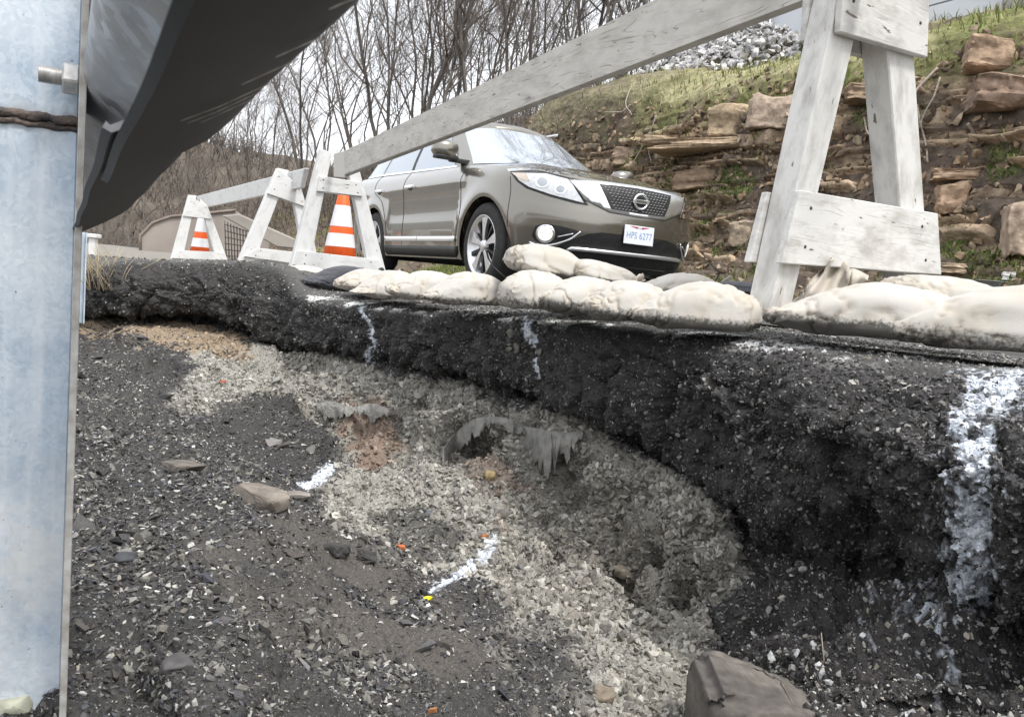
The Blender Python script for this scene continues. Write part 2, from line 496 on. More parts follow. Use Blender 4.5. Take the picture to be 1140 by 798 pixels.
# --- relief
D = np.zeros((nr, nc))
w1, w2, wc_ = worley(B3 * 16, 3)
w3, w4, wd_ = worley(B3 * 42, 13)
w5, w6, we_ = worley(B3 * 95, 23)
face = sstep(1.95, 2.25, RT) * (1 - sstep(5.4, 6.0, RT))
fdeep = sstep(2.15, 3.0, RT)
near_amp = 1.0
big = fbm(B3 * 4.5, 4, 101)
lump = (0.45 - w1) * 0.045 + (0.45 - w3) * 0.020 + (0.45 - w5) * 0.0085
blk1, blk2, blkc = worley(B3 * np.array([4.2, 4.2, 3.2]) + .25 * np.stack([vnoise(B3 * 9, 201 + q) for q in range(3)], -1), 211)
crack = 1 - sstep(0, .10, blk2 - blk1)
D += face * (lump * (.35 + .65 * fdeep) + fdeep * (0.060 * big + .062 * (blkc - .55) - .035 * crack) * (.6 + .4 * sstep(500, 850, PX)))
D += (1 - sstep(1.9, 2.7, RT)) * (0.004 * fbm(B3 * 30, 3, 3) + 0.004 * (0.45 - w5)) * sstep(0.0, .2, RT)
low = sstep(5.4, 6.0, RT)
D += low * (0.05 * fbm(B3 * 4, 4, 111) + 0.012 * (0.45 - w3) + 0.008 * (0.45 - w5))
steep = sstep(6.0, 6.5, RT) * (1 - sstep(8.0, 9.0, RT)) * sstep(230, 330, PX)
rg_ = 1 - np.abs(fbm(B3 * 3.6, 4, 161)) * 2.4
D += steep * (.115 * fbm(B3 * 5.0, 4, 171) + .07 * np.clip(rg_, -.4, 1) - .02 + .03 * (blkc - .5))
for hx, hy, hr, hd in ((522,492,24,.10),(548,512,26,.09),(400,492,26,.08),(628,505,16,.08),(692,648,30,.13),(735,640,24,.11),(768,690,26,.12),(640,560,26,.05),(465,455,22,.06),(352,462,22,.06),(600,590,30,.05),(798,600,20,.06)):
    rr_ = np.hypot((PX - hx) / hr, (PY - hy) / (hr * .75)) + .35 * fbm(B3 * 11, 3, 191)
    D -= hd * (1 - sstep(.35, 1.1, rr_))
    D += hd * .35 * np.exp(-((rr_ - 1.35) / .3) ** 2) * (PY < hy)
D += low * soil_r * lump * .7
cav = sstep(.1, .5, fbm(B3 * 7, 3, 131)) * sstep(6.0, 6.6, RT) * (1 - sstep(7.6, 8.4, RT))
D -= cav * 0.05
# diagonal run-off ridges in the spoil at left
D += low * sstep(7.6, 8.6, RT) * (1 - sstep(480, 640, PX)) * 0.030 * fbm(np.stack([(PX + .5 * PY) / 120, (PY * .9 - PX * .5) / 26, PX * 0], -1), 3, 141)
fade = 1 - sstep(11.2, 12.2, RT) * .6
# ragged foot of the broken slab: chunks hang lower or are snapped off shorter
rag = np.exp(-((RT - 4.35) / .75) ** 2)
cell = np.floor(PX / 34 + .6 * vnoise(B3 * 6, 401)).astype(int)
ragn = .5 * fbm(np.stack([PX / 26, PX * 0, PX * 0 + 3], -1), 3, 411) + .5 * (_h(cell, cell * 0, cell * 0, 5) - .5) + .5 * vnoise(B3 * 24, 421)
BD = B3 + NB * (D * fade)[..., None] + UP * (rag * ragn * .05)[..., None]
ND_ = grid_normals(BD)
if (ND_ * NB).sum(-1).mean() < 0: ND_ = -ND_
quads = grid_quads(nr, nc)
bank_me = np_mesh('eroded_bank', BD.reshape(-1, 3), None, quads, True)
set_col(bank_me, base.reshape(-1, 3))
bank = tag(link('eroded_bank_ground', bank_me, M_BANK), kind='structure')

# --- loose stone: angular chips lying on the bank
def hull_proto(n, sq=(1, .8, .55)):
    bm = bmesh.new()
    for _ in range(n):
        v = rng.normal(size=3); v /= np.linalg.norm(v)
        bm.verts.new(Vector(v * np.array(sq) * rng.uniform(.8, 1.1)))
    r = bmesh.ops.convex_hull(bm, input=bm.verts)
    bmesh.ops.delete(bm, geom=[e for e in r['geom_interior'] if isinstance(e, bmesh.types.BMVert)], context='VERTS')
    bmesh.ops.triangulate(bm, faces=bm.faces)
    bm.verts.ensure_lookup_table(); bm.verts.index_update()
    V = np.array([v.co[:] for v in bm.verts]); T = np.array([[v.index for v in f.verts] for f in bm.faces])
    bm.free()
    return V, T
CHIPS = [hull_proto(rng.integers(8, 12), (1, rng.uniform(.6, .9), rng.uniform(.35, .7))) for _ in range(14)]

def rand_rot(n, nrm, flat=0.6, lay=None):
    """random frames whose third axis leans to nrm"""
    z = rng.normal(size=(n, 3)); z /= np.linalg.norm(z, axis=1)[:, None]
    z = z * (1 - flat) + nrm * flat; z /= np.linalg.norm(z, axis=1)[:, None]
    a = rng.normal(size=(n, 3)); x = np.cross(a, z) if lay is None else lay * .9 + .55 * a - z * ((lay * .9 + .55 * a) * z).sum(1)[:, None]
    x /= np.linalg.norm(x, axis=1)[:, None] + 1e-9
    y = np.cross(z, x)
    return np.stack([x, y, z], -1)

def chips(name, pos, nrm, size, col, mat, flat=0.55, sink=0.2, protos=CHIPS, kind='stuff', lay=None):
    n = len(pos); Rm = rand_rot(n, nrm, flat, lay)
    which = rng.integers(0, len(protos), n)
    VV, TT, CC = [], [], []; off = 0
    for k, (V, T) in enumerate(protos):
        s = np.where(which == k)[0]
        if not len(s): continue
        W = np.einsum('nij,vj->nvi', Rm[s], V) * size[s][:, None, None] * 0.5 + (pos[s] + nrm[s] * (size[s] * (0.25 - sink))[:, None])[:, None, :]
        VV.append(W.reshape(-1, 3)); CC.append(np.repeat(col[s], len(V), 0))
        TT.append((T[None] + (np.arange(len(s)) * len(V))[:, None, None]).reshape(-1, 3) + off); off += W.shape[0] * W.shape[1]
    me = np_mesh(name, np.concatenate(VV), np.concatenate(TT), None, False)
    set_col(me, np.concatenate(CC))
    return tag(link(name, me, mat), kind=kind)

e1 = BD[1:, :-1] - BD[:-1, :-1]; e2 = BD[:-1, 1:] - BD[:-1, :-1]
area = np.linalg.norm(np.cross(e1, e2), axis=-1)
inv = ((PX > -60) & (PX < 1230) & (PY < 900))[:-1, :-1]
def scatter(weight, n):
    w = (area * weight[:-1, :-1] * inv).ravel(); w = w / w.sum()
    k = rng.choice(len(w), n, p=w); i, j = np.divmod(k, nc - 1)
    f, g = rng.random(n), rng.random(n)
    p = BD[i, j] + e1[i, j] * f[:, None] + e2[i, j] * g[:, None]
    return p, ND_[i, j], i, j
dist = np.linalg.norm(BD - CAM, axis=-1)
near = np.clip(2.4 / dist, .25, 2.5) ** 1.2
paint_full = paint
clump = .25 + .75 * sstep(-.35, .25, fbm(B3 * 8, 3, 311))
def clip_near(p): return np.clip(np.linalg.norm(p - CAM, axis=-1) / 1.7, .5, 1.15)
def run_chips(name, w, n, lo, hi, cols, flat, sink, keep_paint=True, power=2.2, tint=None, protos=None, lay=None):
    protos = protos or CHIPS
    p, nn, i, j = scatter(w, n)
    sz = lo * (hi / lo) ** (rng.random(n) ** power)
    sz = sz * (.65 + .8 * (vnoise(p * 5, 301) * .5 + .5)) * clip_near(p)
    c = cols[rng.integers(0, len(cols), n)]
    if tint is not None: c = c * np.clip(base[i, j] / np.array(tint), .45, 1.25)
    c = c * rng.uniform(.5, 1.5, (n, 1)) * rng.uniform(.985, 1.015, (n, 3))
    pm = paint_full[i, j] * (rng.random(n) < .9)
    c = c * (1 - pm[:, None]) + np.array((.66, .70, .76)) * pm[:, None] * rng.uniform(.75, 1.05, (n, 1))
    return chips(name, p, nn, sz, c, M_CHIP, flat, sink, protos=protos, lay=lay)
LONG = [hull_proto(rng.integers(8, 12), (1, rng.uniform(.4, .65), rng.uniform(.22, .45))) for _ in range(14)]
GREY = np.array([(.295,.282,.252),(.24,.23,.205),(.36,.347,.315),(.205,.192,.168),(.275,.263,.233),(.315,.295,.258)])
DARK = 1.18 * np.array([(.046,.044,.045),(.06,.057,.056),(.036,.035,.036),(.075,.072,.071),(.058,.06,.068),(.055,.049,.044),(.12,.115,.11),(.25,.24,.225)])
ASPH = 1.2 * np.array([(.032,.031,.031),(.042,.040,.040),(.055,.052,.051),(.03,.029,.029),(.09,.086,.082),(.20,.19,.175),(.07,.067,.07)])
LITE = np.array([(.55,.54,.50),(.42,.41,.38),(.36,.33,.27),(.48,.48,.48)])
lowm = sstep(5.6, 6.0, RT)
gw = gravel * (1 - .5 * brown)
soft_g = np.clip(gw + .10 * sstep(-.25, .15, fbm(B3 * 3, 3, 321)) * (PX < 640), 0, 1)
run_chips('gravel', soft_g * near * clump, 78000, .006, .034, GREY, .45, .18, power=2.4, tint=(.275,.262,.233))
dw = lowm * np.clip(1 - gravel, 0, 1) * (1 - soil_r) * (1 - .88 * tan)
run_chips('dark_rubble', (dw + .06 * gw) * near * (.35 + .65 * clump), 140000, .0032, .023, DARK, .62, .15, power=2.5, protos=LONG, lay=cr * .9 + cu * .55)
run_chips('pale_grit', lowm * (0.12 + dw) * near, 14000, .003, .018, LITE * .9, .6, .1, power=3.0, protos=LONG, lay=cr * .9 + cu * .55)
aw = face * (1 - lowm) + .55 * soil_r * lowm
run_chips('asphalt_crumbs', aw * near * (.4 + .6 * clump), 110000, .0035, .017, ASPH, .3, .2)
run_chips('soil_grit', soil_r * lowm * near, 4200, .005, .024, LITE * .8, .5, .15, power=3)
run_chips('slate_pieces', lowm * (1 - gravel) * (1 - soil_r) * (1 - .7 * tan) * (PX < 560), 260, .028, .075, DARK[:7], .75, .15, power=2.0, protos=LONG, lay=cr * .9 + cu * .55)
tw = (1 - sstep(1.7, 2.5, RT)) * sstep(0.45, .7, RT)
run_chips('road_grit', tw * near, 24000, .004, .015, np.concatenate([ASPH * 1.8, DARK * 1.3, LITE * .7]), .5, .2)

bpx, bpy_, bpd = proj(BD)
def bank_hit(x, y, r=2.5):
    """where the bank is seen at photo pixel (x, y): point and normal"""
    m = (np.abs(bpx - x) < r) & (np.abs(bpy_ - y) < r) & (bpd > .1)
    if not m.any(): return bank_hit(x, y, r * 2)
    k = np.argmin(np.where(m, bpd, 1e9)); i, j = np.divmod(k, nc)
    return BD[i, j], ND_[i, j], bpd[i, j]

M_FLAT = mat_attr('flat_stone', rough=.85, bump=.5, bscale=60, dist=.006, var=.25, vscale=45)
def ground_stone(name, px, py, wpx, hpx, dep, label, col, cat='rock', sink=.35, yaw=0.0, n=26, tilt=.0):
    c, nn, d = bank_hit(px, py)
    w, hh = wpx * d / FPX, hpx * d / FPX
    bm = bmesh.new()
    for _ in range(n):
        v = rng.normal(size=3); v /= np.linalg.norm(v)
        v = np.sign(v) * np.abs(v) ** .55
        bm.verts.new(Vector(v * np.array([w / 2, dep / 2, hh / 2]) * rng.uniform(.82, 1.05)))
    r = bmesh.ops.convex_hull(bm, input=bm.verts)
    bmesh.ops.delete(bm, geom=[e for e in r['geom_interior'] if isinstance(e, bmesh.types.BMVert)], context='VERTS')
    bmesh.ops.bevel(bm, geom=bm.edges[:], offset=min(w, hh) * .04, segments=1, affect='EDGES')
    bmesh.ops.triangulate(bm, faces=bm.faces)
    bmesh.ops.subdivide_edges(bm, edges=bm.edges[:], cuts=2, use_grid_fill=True)
    ex = np.array([math.cos(yaw), math.sin(yaw), tilt]); ex /= np.linalg.norm(ex)
    ez = nn * .35 + UP * .65; ez -= ex * (ez @ ex); ez /= np.linalg.norm(ez); ey = np.cross(ez, ex)
    co = np.array([v.co[:] for v in bm.verts]); o3 = rng.uniform(0, 60, 3)
    co = co + (fbm(co / max(w, .03) * 5 + o3, 5, 5) * (.16 if name == 'asphalt_lump' else .06) * min(w, dep))[:, None] * co / (np.linalg.norm(co, axis=1)[:, None] + 1e-6)
    for v, q in zip(bm.verts, co): v.co = Vector(ex * q[0] + ey * q[1] + ez * q[2])
    me = bpy.data.meshes.new(name); bm.to_mesh(me); bm.free()
    for p_ in me.polygons: p_.use_smooth = True
    me.set_sharp_from_angle(angle=math.radians(24))
    set_col(me, np.array(col) * (1 + .4 * fbm(co / max(w, .03) * 4 + o3, 3, 8))[:, None])
    o = link(name, me, M_FLAT); o.location = Vector(c + ez * hh * (.5 - sink))
    tag(o, label, cat, 'single stones lying in the wash-out')
    return o
ground_stone('flat_stone', 296, 560, 68, 26, .10, 'flat brown-grey stone slab lying on the dark rubble left of centre', (.19,.165,.14), yaw=-.35, sink=.25, tilt=-.12)
ground_stone('flat_stone', 332, 552, 32, 9, .05, 'thin pale stone just right of the flat brown slab', (.22,.20,.18), yaw=.2)
ground_stone('flat_stone', 20, 783, 48, 26, .05, 'pale yellowish stone in the bottom left corner', (.46,.45,.35), yaw=.3, sink=.25, n=14)
ground_stone('flat_stone', 197, 742, 40, 18, .03, 'dark grey angular stone low at left, larger than the grit round it', (.085,.08,.08), yaw=.5)
ground_stone('flat_stone', 140, 622, 26, 9, .03, 'dark slaty stone right of the post edge', (.06,.062,.07), yaw=.6)
ground_stone('flat_stone', 205, 518, 46, 12, .10, 'low brownish slab on the spoil above the flat brown slab', (.13,.115,.10), yaw=-.5, sink=.45)
ground_stone('flat_stone', 696, 640, 34, 14, .06, 'tan rounded stone in the hollow of the gravel face', (.26,.225,.17), yaw=-.3)
ground_stone('flat_stone', 672, 774, 26, 18, .05, 'rounded brown cobble at the bottom of the gravel fan', (.20,.165,.125), n=40)
ground_stone('flat_stone', 548, 528, 14, 10, .04, 'small yellow-brown stone under the hanging torn fabric', (.34,.26,.14), n=40)
ground_stone('asphalt_lump', 375, 614, 34, 20, .07, 'black asphalt lump at the gravel edge, left of a painted streak', (.045,.043,.042), cat='asphalt lump')
ground_stone('asphalt_lump', 408, 622, 30, 18, .06, 'second black asphalt lump, just right of the first', (.05,.048,.046), cat='asphalt lump')
ground_stone('flat_stone', 345, 350, 1, 1, .01, 'x', (.1,.1,.1)) if False else None
def clay_block():
    d = 1.46; front = [(782,900),(786,800),(799,782),(836,780),(876,792),(912,810),(950,834),(970,900)]
    ext = cf * .20 + UP * .035
    P = [at(x, y, d + .03 * math.sin(i * 2.1)) for i, (x, y) in enumerate(front)]
    c = np.mean(P, axis=0); bm = bmesh.new()
    a_ = [bm.verts.new(Vector(p - c)) for p in P]; b_ = [bm.verts.new(Vector(p - c + ext * (1.0 if i < 3 else .8))) for i, p in enumerate(P)]
    bm.faces.new(a_); bm.faces.new(b_[::-1])
    for i in range(len(a_)): bm.faces.new((a_[i], b_[i], b_[(i + 1) % len(a_)], a_[(i + 1) % len(a_)]))
    bmesh.ops.bevel(bm, geom=bm.edges[:], offset=.022, segments=3, affect='EDGES')
    bmesh.ops.triangulate(bm, faces=bm.faces)
    for _ in range(3): bmesh.ops.subdivide_edges(bm, edges=[e for e in bm.edges if e.calc_length() > .012], cuts=1)
    bmesh.ops.triangulate(bm, faces=bm.faces)
    bmesh.ops.recalc_face_normals(bm, faces=bm.faces); bm.normal_update()
    co = np.array([v.co[:] for v in bm.verts]); nn = np.array([v.normal[:] for v in bm.verts])
    co2 = co + nn * (.010 * fbm(co * 14, 4, 3) + .003 * fbm(co * 60, 3, 6))[:, None]
    for v, q in zip(bm.verts, co2): v.co = Vector(q)
    me = bpy.data.meshes.new('clay_block'); bm.to_mesh(me); bm.free()
    for p_ in me.polygons: p_.use_smooth = True
    m = sstep(-.2, .4, fbm(co * 16, 4, 9))[:, None]
    set_col(me, np.array([[.10, .09, .082]]) * (1 - m) + np.array([[.155, .138, .122]]) * m)
    o = link('clay_block', me, M_FLAT); o.location = Vector(c); tag(o, 'smooth brown clay block at the bottom edge right of the gravel fan', 'clay block')
clay_block()
for px, py, w, lab, col in ((447,609,14,'orange brick scrap in the dark pocket beside the lumps',(.42,.12,.05)),(537,597,10,'rust-orange scrap above the lower painted streak',(.40,.13,.05)),(475,667,16,'bright yellow scrap at the foot of the lower painted streak',(.75,.66,.02)),(250,424,8,'tiny red-orange scrap high on the dark spoil at left',(.48,.10,.05)),(298,492,9,'orange scrap on the pale gravel below the far lip',(.42,.16,.08)),(480,790,16,'orange-brown scrap at the bottom edge of the frame',(.36,.16,.07))):
    ground_stone('litter_scrap', px, py, w, w * .5, .014, lab, col, cat='scrap', sink=.1, n=12)['group'] = 'coloured scraps in the rubble'

# torn fabric hanging out of the face
M_FAB = mat_noise('torn_geotextile', (.17,.165,.15), (.27,.26,.24), 25, .95, bump=.6, bscale=120)
def hanging(pts, lens, label, push=.045):
    n, m = 90, 22
    t = np.linspace(0, len(pts) - 1, n); T_ = catmull(np.array(pts, float), t); Ln = np.interp(t, np.arange(len(lens)), lens)
    V = np.zeros((n, m, 3)); 
    d0 = [min(bank_hit(x, y)[2], bank_hit(x, y + 14)[2] + .05) for x, y in pts]; dd = np.interp(t, np.arange(len(d0)), d0)
    for i in range(n):
        L = Ln[i] * (1 + .35 * vnoise(np.array([[i * .35, 3, 1]]), 5)[0] + .08 * vnoise(np.array([[i * 1.1, 3, 1]]), 6)[0])
        for k in range(m):
            f = k / (m - 1)
            f *= 1 - .2 * max(0, vnoise(np.array([[i * 2.3, 9, 1]]), 8)[0])
            d = dd[i] - push * (.65 + .75 * math.sin(min(1, f * 1.4) * PI / 2)) - .012 * math.sin(i * .45 + f * 2) * f + .01
            V[i, k] = at(T_[i, 0] + 2.5 * math.sin(i * .3) * f, T_[i, 1] + L * f - 3, d)
    V += (.010 * fbm(V * 30, 3, 7))[..., None] * cf
    c = V.reshape(-1, 3).mean(0)
    me = np_mesh('torn_fabric', V.reshape(-1, 3) - c, None, grid_quads(n, m)); o = link('torn_fabric', me, M_FAB); o.location = Vector(c)
    sm = o.modifiers.new('thick', 'SOLIDIFY'); sm.thickness = .004
    tag(o, label, 'torn fabric', 'torn fabric hanging from the gravel face')
hanging([(494,502),(508,484),(526,470),(548,466),(570,470),(586,476)], [18,26,20,8,16,12], 'ragged grey torn fabric arched over a hollow in the middle of the gravel face')
hanging([(578,476),(594,479),(612,482),(630,484),(648,482)], [40,44,42,30,5], 'broad grey fabric tongue hanging right of the arched torn fabric')
hanging([(352,452),(372,450),(392,456),(412,452),(432,457)], [8,22,6,20,8], 'small ragged fabric fringe above the reddish soil patch')
mb = MB(); q0 = bank_hit(905, 758)[0]; q1 = at(910, 700, bank_hit(905, 758)[2] - .03)
M_STR0 = mat_noise('dead_stalk', (.45,.40,.30), (.34,.29,.2), 40, .9)
mb.tube(np.array([q0, (q0 + q1) / 2 + cr * .004 - cf * .03, q1 - cf * .02]) - q0, [.0016, .0014, .0008], 5)
o = mb.build('dry_stalk', M_STR0); o.location = Vector(q0); tag(o, 'single thin dry stalk upright in the black soil at lower right', 'stalk')
# ------------------------------------------------------------------ road and wide ground
M_ROAD = mat_noise('road_asphalt', (.05,.049,.048), (.085,.083,.08), 30, .9, bump=.4, bscale=250)
V = []
us = [2.6, 7.0]; ss = np.linspace(-12, 160, 60)
lipline = lambda s: 0
bmv = np.array([[*rd(s, u, 0.0)] for s in ss for u in np.linspace(3.1, 6.9, 8)])
link('road', np_mesh('road', bmv, None, grid_quads(len(ss), 8)), M_ROAD)['kind'] = 'structure'
# left shoulder beyond the wash-out
bmv = np.array([[*rd(s, u, -0.006 - .02 * max(0, 2.2 - u))] for s in np.linspace(6.3, 160, 60) for u in np.linspace(-3, 3.2, 12)])
M_SHO = mat_noise('shoulder_gravel', (.16,.15,.13), (.26,.24,.21), 20, .95, bump=.5, bscale=120)
o = link('road_shoulder_ground', np_mesh('shoulder', bmv, None, grid_quads(60, 12)), M_SHO); o['kind'] = 'structure'
# valley floor, far and wide
gv = np.array([[x, y, -3.2] for x in np.linspace(-900, 900, 40) for y in np.linspace(-900, 1200, 40)])
M_VAL = mat_noise('valley_floor', (.10,.085,.06), (.16,.14,.10), .05, .95)
link('ground', np_mesh('ground', gv, None, grid_quads(40, 40)), M_VAL)['kind'] = 'structure'

# wooded ridge closing the valley where the road bends away
rs = np.linspace(64, 190, 40); ru_ = np.linspace(-150, 60, 60)
rv_ = np.array([[*rd(s, u, -3.4 + 15 * sstep(64, 130, s + 6 * math.sin(u * .06)) * (1 + .25 * math.sin(u * .045 + 1)) + .8 * math.sin(u * .3 + s * .2))] for s in rs for u in ru_])
M_RIDGE = mat_noise('wooded_ridge', (.10,.08,.062), (.17,.145,.115), .25, .95, bump=.8, bscale=.8)
link('far_hill', np_mesh('far_hill', rv_, None, grid_quads(40, 60)), M_RIDGE)['kind'] = 'structure'
ridge_bvh = BVHTree.FromPolygons([Vector(v) for v in rv_], grid_quads(40, 60).tolist())
# ------------------------------------------------------------------ timber barricades
def wood_mat(name, paint=(.74,.735,.71), bare=(.36,.33,.29), grain_amt=.5, dirt=.25, thr=.62):
    m, N, L, B = new_mat(name)
    a = N.new('ShaderNodeAttribute'); a.attribute_name = 'G'
    def mapping(sc):
        mp = N.new('ShaderNodeMapping'); mp.inputs['Scale'].default_value = sc
        L.new(a.outputs['Vector'], mp.inputs[0]); return mp.outputs[0]
    # cathedral grain: rings of a stretched noise
    n1 = N.new('ShaderNodeTexNoise'); n1.inputs['Scale'].default_value = 1.0; n1.inputs['Detail'].default_value = 2.0
    L.new(mapping((1.3, 11, 11)), n1.inputs['Vector'])
    mul = N.new('ShaderNodeMath'); mul.operation = 'MULTIPLY'; mul.inputs[1].default_value = 17
    L.new(n1.outputs['Fac'], mul.inputs[0])
    fr = N.new('ShaderNodeMath'); fr.operation = 'FRACT'; L.new(mul.outputs[0], fr.inputs[0])
    rg = N.new('ShaderNodeValToRGB'); e = rg.color_ramp.elements
    e[0].position = 0.0; e[0].color = (1, 1, 1, 1); e[1].position = .22; e[1].color = (0, 0, 0, 1)
    L.new(fr.outputs[0], rg.inputs[0])
    n2 = N.new('ShaderNodeTexNoise'); n2.inputs['Scale'].default_value = 1; n2.inputs['Detail'].default_value = 6
    L.new(mapping((9, 40, 40)), n2.inputs['Vector'])
    r2 = N.new('ShaderNodeValToRGB'); e = r2.color_ramp.elements
    e[0].position = .42; e[0].color = (0, 0, 0, 1); e[1].position = .7; e[1].color = (1, 1, 1, 1)
    L.new(n2.outputs['Fac'], r2.inputs[0])
    gm = N.new('ShaderNodeMath'); gm.operation = 'MULTIPLY'; L.new(rg.outputs[0], gm.inputs[0]); L.new(r2.outputs[0], gm.inputs[1])
    g2 = N.new('ShaderNodeMath'); g2.operation = 'MULTIPLY'; g2.inputs[1].default_value = grain_amt; L.new(gm.outputs[0], g2.inputs[0])
    m1 = N.new('ShaderNodeMix'); m1.data_type = 'RGBA'
    m1.inputs[6].default_value = (*paint, 1); m1.inputs[7].default_value = (*bare, 1)
    L.new(g2.outputs[0], m1.inputs[0])
    # grime blotches and scuffs
    n3 = N.new('ShaderNodeTexNoise'); n3.inputs['Scale'].default_value = 1; n3.inputs['Detail'].default_value = 8; n3.inputs['Roughness'].default_value = .65
    L.new(mapping((7, 16, 16)), n3.inputs['Vector'])
    r3 = N.new('ShaderNodeValToRGB'); e = r3.color_ramp.elements
    e[0].position = thr - .12; e[0].color = (0, 0, 0, 1); e[1].position = thr + .16; e[1].color = (1, 1, 1, 1)
    L.new(n3.outputs['Fac'], r3.inputs[0])
    d2 = N.new('ShaderNodeMath'); d2.operation = 'MULTIPLY'; d2.inputs[1].default_value = dirt; L.new(r3.outputs[0], d2.inputs[0])
    m2 = N.new('ShaderNodeMix'); m2.data_type = 'RGBA'; L.new(m1.outputs[2], m2.inputs[6]); m2.inputs[7].default_value = (.20, .18, .155, 1)
    L.new(d2.outputs[0], m2.inputs[0])
    # chips of bare wood
    n4 = N.new('ShaderNodeTexNoise'); n4.inputs['Scale'].default_value = 1; n4.inputs['Detail'].default_value = 5
    L.new(mapping((16, 55, 55)), n4.inputs['Vector'])
    r4 = N.new('ShaderNodeValToRGB'); e = r4.color_ramp.elements
    e[0].position = .685; e[0].color = (0, 0, 0, 1); e[1].position = .71; e[1].color = (1, 1, 1, 1)
    L.new(n4.outputs['Fac'], r4.inputs[0])
    m3 = N.new('ShaderNodeMix'); m3.data_type = 'RGBA'; L.new(m2.outputs[2], m3.inputs[6]); m3.inputs[7].default_value = (.16, .13, .10, 1)
    L.new(r4.outputs[0], m3.inputs[0])
    L.new(m3.outputs[2], B.inputs['Base Color'])
    B.inputs['Roughness'].default_value = .75
    bp = N.new('ShaderNodeBump'); bp.inputs['Strength'].default_value = .35; bp.inputs['Distance'].default_value = .004; bp.invert = True
    L.new(gm.outputs[0], bp.inputs['Height']); L.new(bp.outputs[0], B.inputs['Normal'])
    return m
M_RAIL = wood_mat('weathered_rail_wood', (.54,.52,.48), (.085,.075,.065), 1.0, .45, .55)
M_LEG = wood_mat('white_painted_timber', (.62,.61,.585), (.33,.30,.27), .25, .65, .57)
M_FAR = wood_mat('white_painted_timber_clean', (.64,.64,.63), (.38,.36,.33), .15, .45, .62)

M_NAIL = mat_noise('rusty_nail', (.05,.04,.035), (.13,.08,.055), 200, .7, .4)
def grain_attr(o, along, origin):
    along = np.asarray(along, float); along /= np.linalg.norm(along)
    a2 = np.cross(along, UP); a2 /= np.linalg.norm(a2); a3 = np.cross(along, a2)
    me = o.data
    co = np.zeros(len(me.vertices) * 3, np.float32); me.vertices.foreach_get('co', co); co = co.reshape(-1, 3) - origin
    g = np.stack([co @ along + rng.uniform(0, 50), co @ a2, co @ a3 + rng.uniform(0, 9)], -1).astype(np.float32)
    at_ = me.attributes.new('G', 'FLOAT_VECTOR', 'POINT'); at_.data.foreach_set('vector', g.ravel())

def on_plane(px, py, p0, n):
    d = at(px, py, 1.0) - CAM
    return CAM + d * (((p0 - CAM) @ n) / (d @ n))

def plank(name, px_poly, p0, n, off0, off1, along, mat, parent, bev=.004):
    """board whose near face shows the outline px_poly on the plane (p0, n); it runs from off0 to off1 along n"""
    pts = [on_plane(x, y, p0, n) + n * off0 for x, y in px_poly]
    bm = bmesh.new(); poly_prism(bm, pts, n * (off1 - off0), bev)
    o = from_bm(name, bm, mat, None)
    org = np.array(parent.location) if parent is not None else np.zeros(3)
    root = parent
    if parent is not None:
        # parents sit unrotated: store the vertices relative to them
        w = np.array(parent.matrix_world.translation) if False else world_loc(parent)
        co = np.zeros(len(o.data.vertices) * 3, np.float32); o.data.vertices.foreach_get('co', co)
        co = co.reshape(-1, 3) - w.astype(np.float32); o.data.vertices.foreach_set('co', co.ravel())
        o.parent = parent
        grain_attr(o, along, 0)
    else:
        grain_attr(o, along, pts[0])
    return o
def world_loc(o):
    p = np.zeros(3)
    while o is not None:
        p += np.array(o.location); o = o.parent
    return p
def rdir(deg):
    t = math.radians(deg); return np.array([-math.sin(t), math.cos(t), 0]), np.array([math.cos(t), math.sin(t), 0])

def a_frame(root, p0, R_, spec, mat, thick, plate_t, back=True, along_plate=None):
    f = empty('a_frame', on_plane(*spec['base'], p0, R_) - world_loc(root)); f.parent = root
    for lg in spec['legs']:
        a, b = np.array(lg[0]), np.array(lg[-1])
        al = on_plane(*lg[0], p0, R_) - on_plane(*lg[2], p0, R_)
        plank('leg', lg, p0, R_, 0, thick, al, mat, f)
    al = np.cross(R_, UP)
    for nm in ('gusset', 'cross_plate'):
        if nm in spec:
            plank(nm, spec[nm], p0, R_, -plate_t - .002, -.002, al, mat, f, .003)
            for fx_, fy_ in ((.10, .22), (.12, .75), (.88, .25), (.90, .78)):
                q_ = spec[nm]; tl, tr, br, bl_ = (np.array(q_[3]), np.array(q_[2]), np.array(q_[1]), np.array(q_[0])) 
                pp = (tl * (1 - fx_) + tr * fx_) * (1 - fy_) + (bl_ * (1 - fx_) + br * fx_) * fy_
                c_ = on_plane(pp[0], pp[1], p0, R_) - R_ * (plate_t + .0025) - world_loc(f)
                V_, Q_ = lathe([(.0005, .0022), (.004, .0018), (.0052, 0), (.0052, -.004)], 10)
                Mx_ = np.stack([np.cross(R_, UP), UP, -R_], -1)
                link('nail', np_mesh('nail', V_ @ Mx_.T + c_, None, Q_), M_NAIL, f)
            if back:
                plank(nm, spec[nm], p0, R_, thick + .002, thick + plate_t + .002, al, mat, f, .003)
    return f

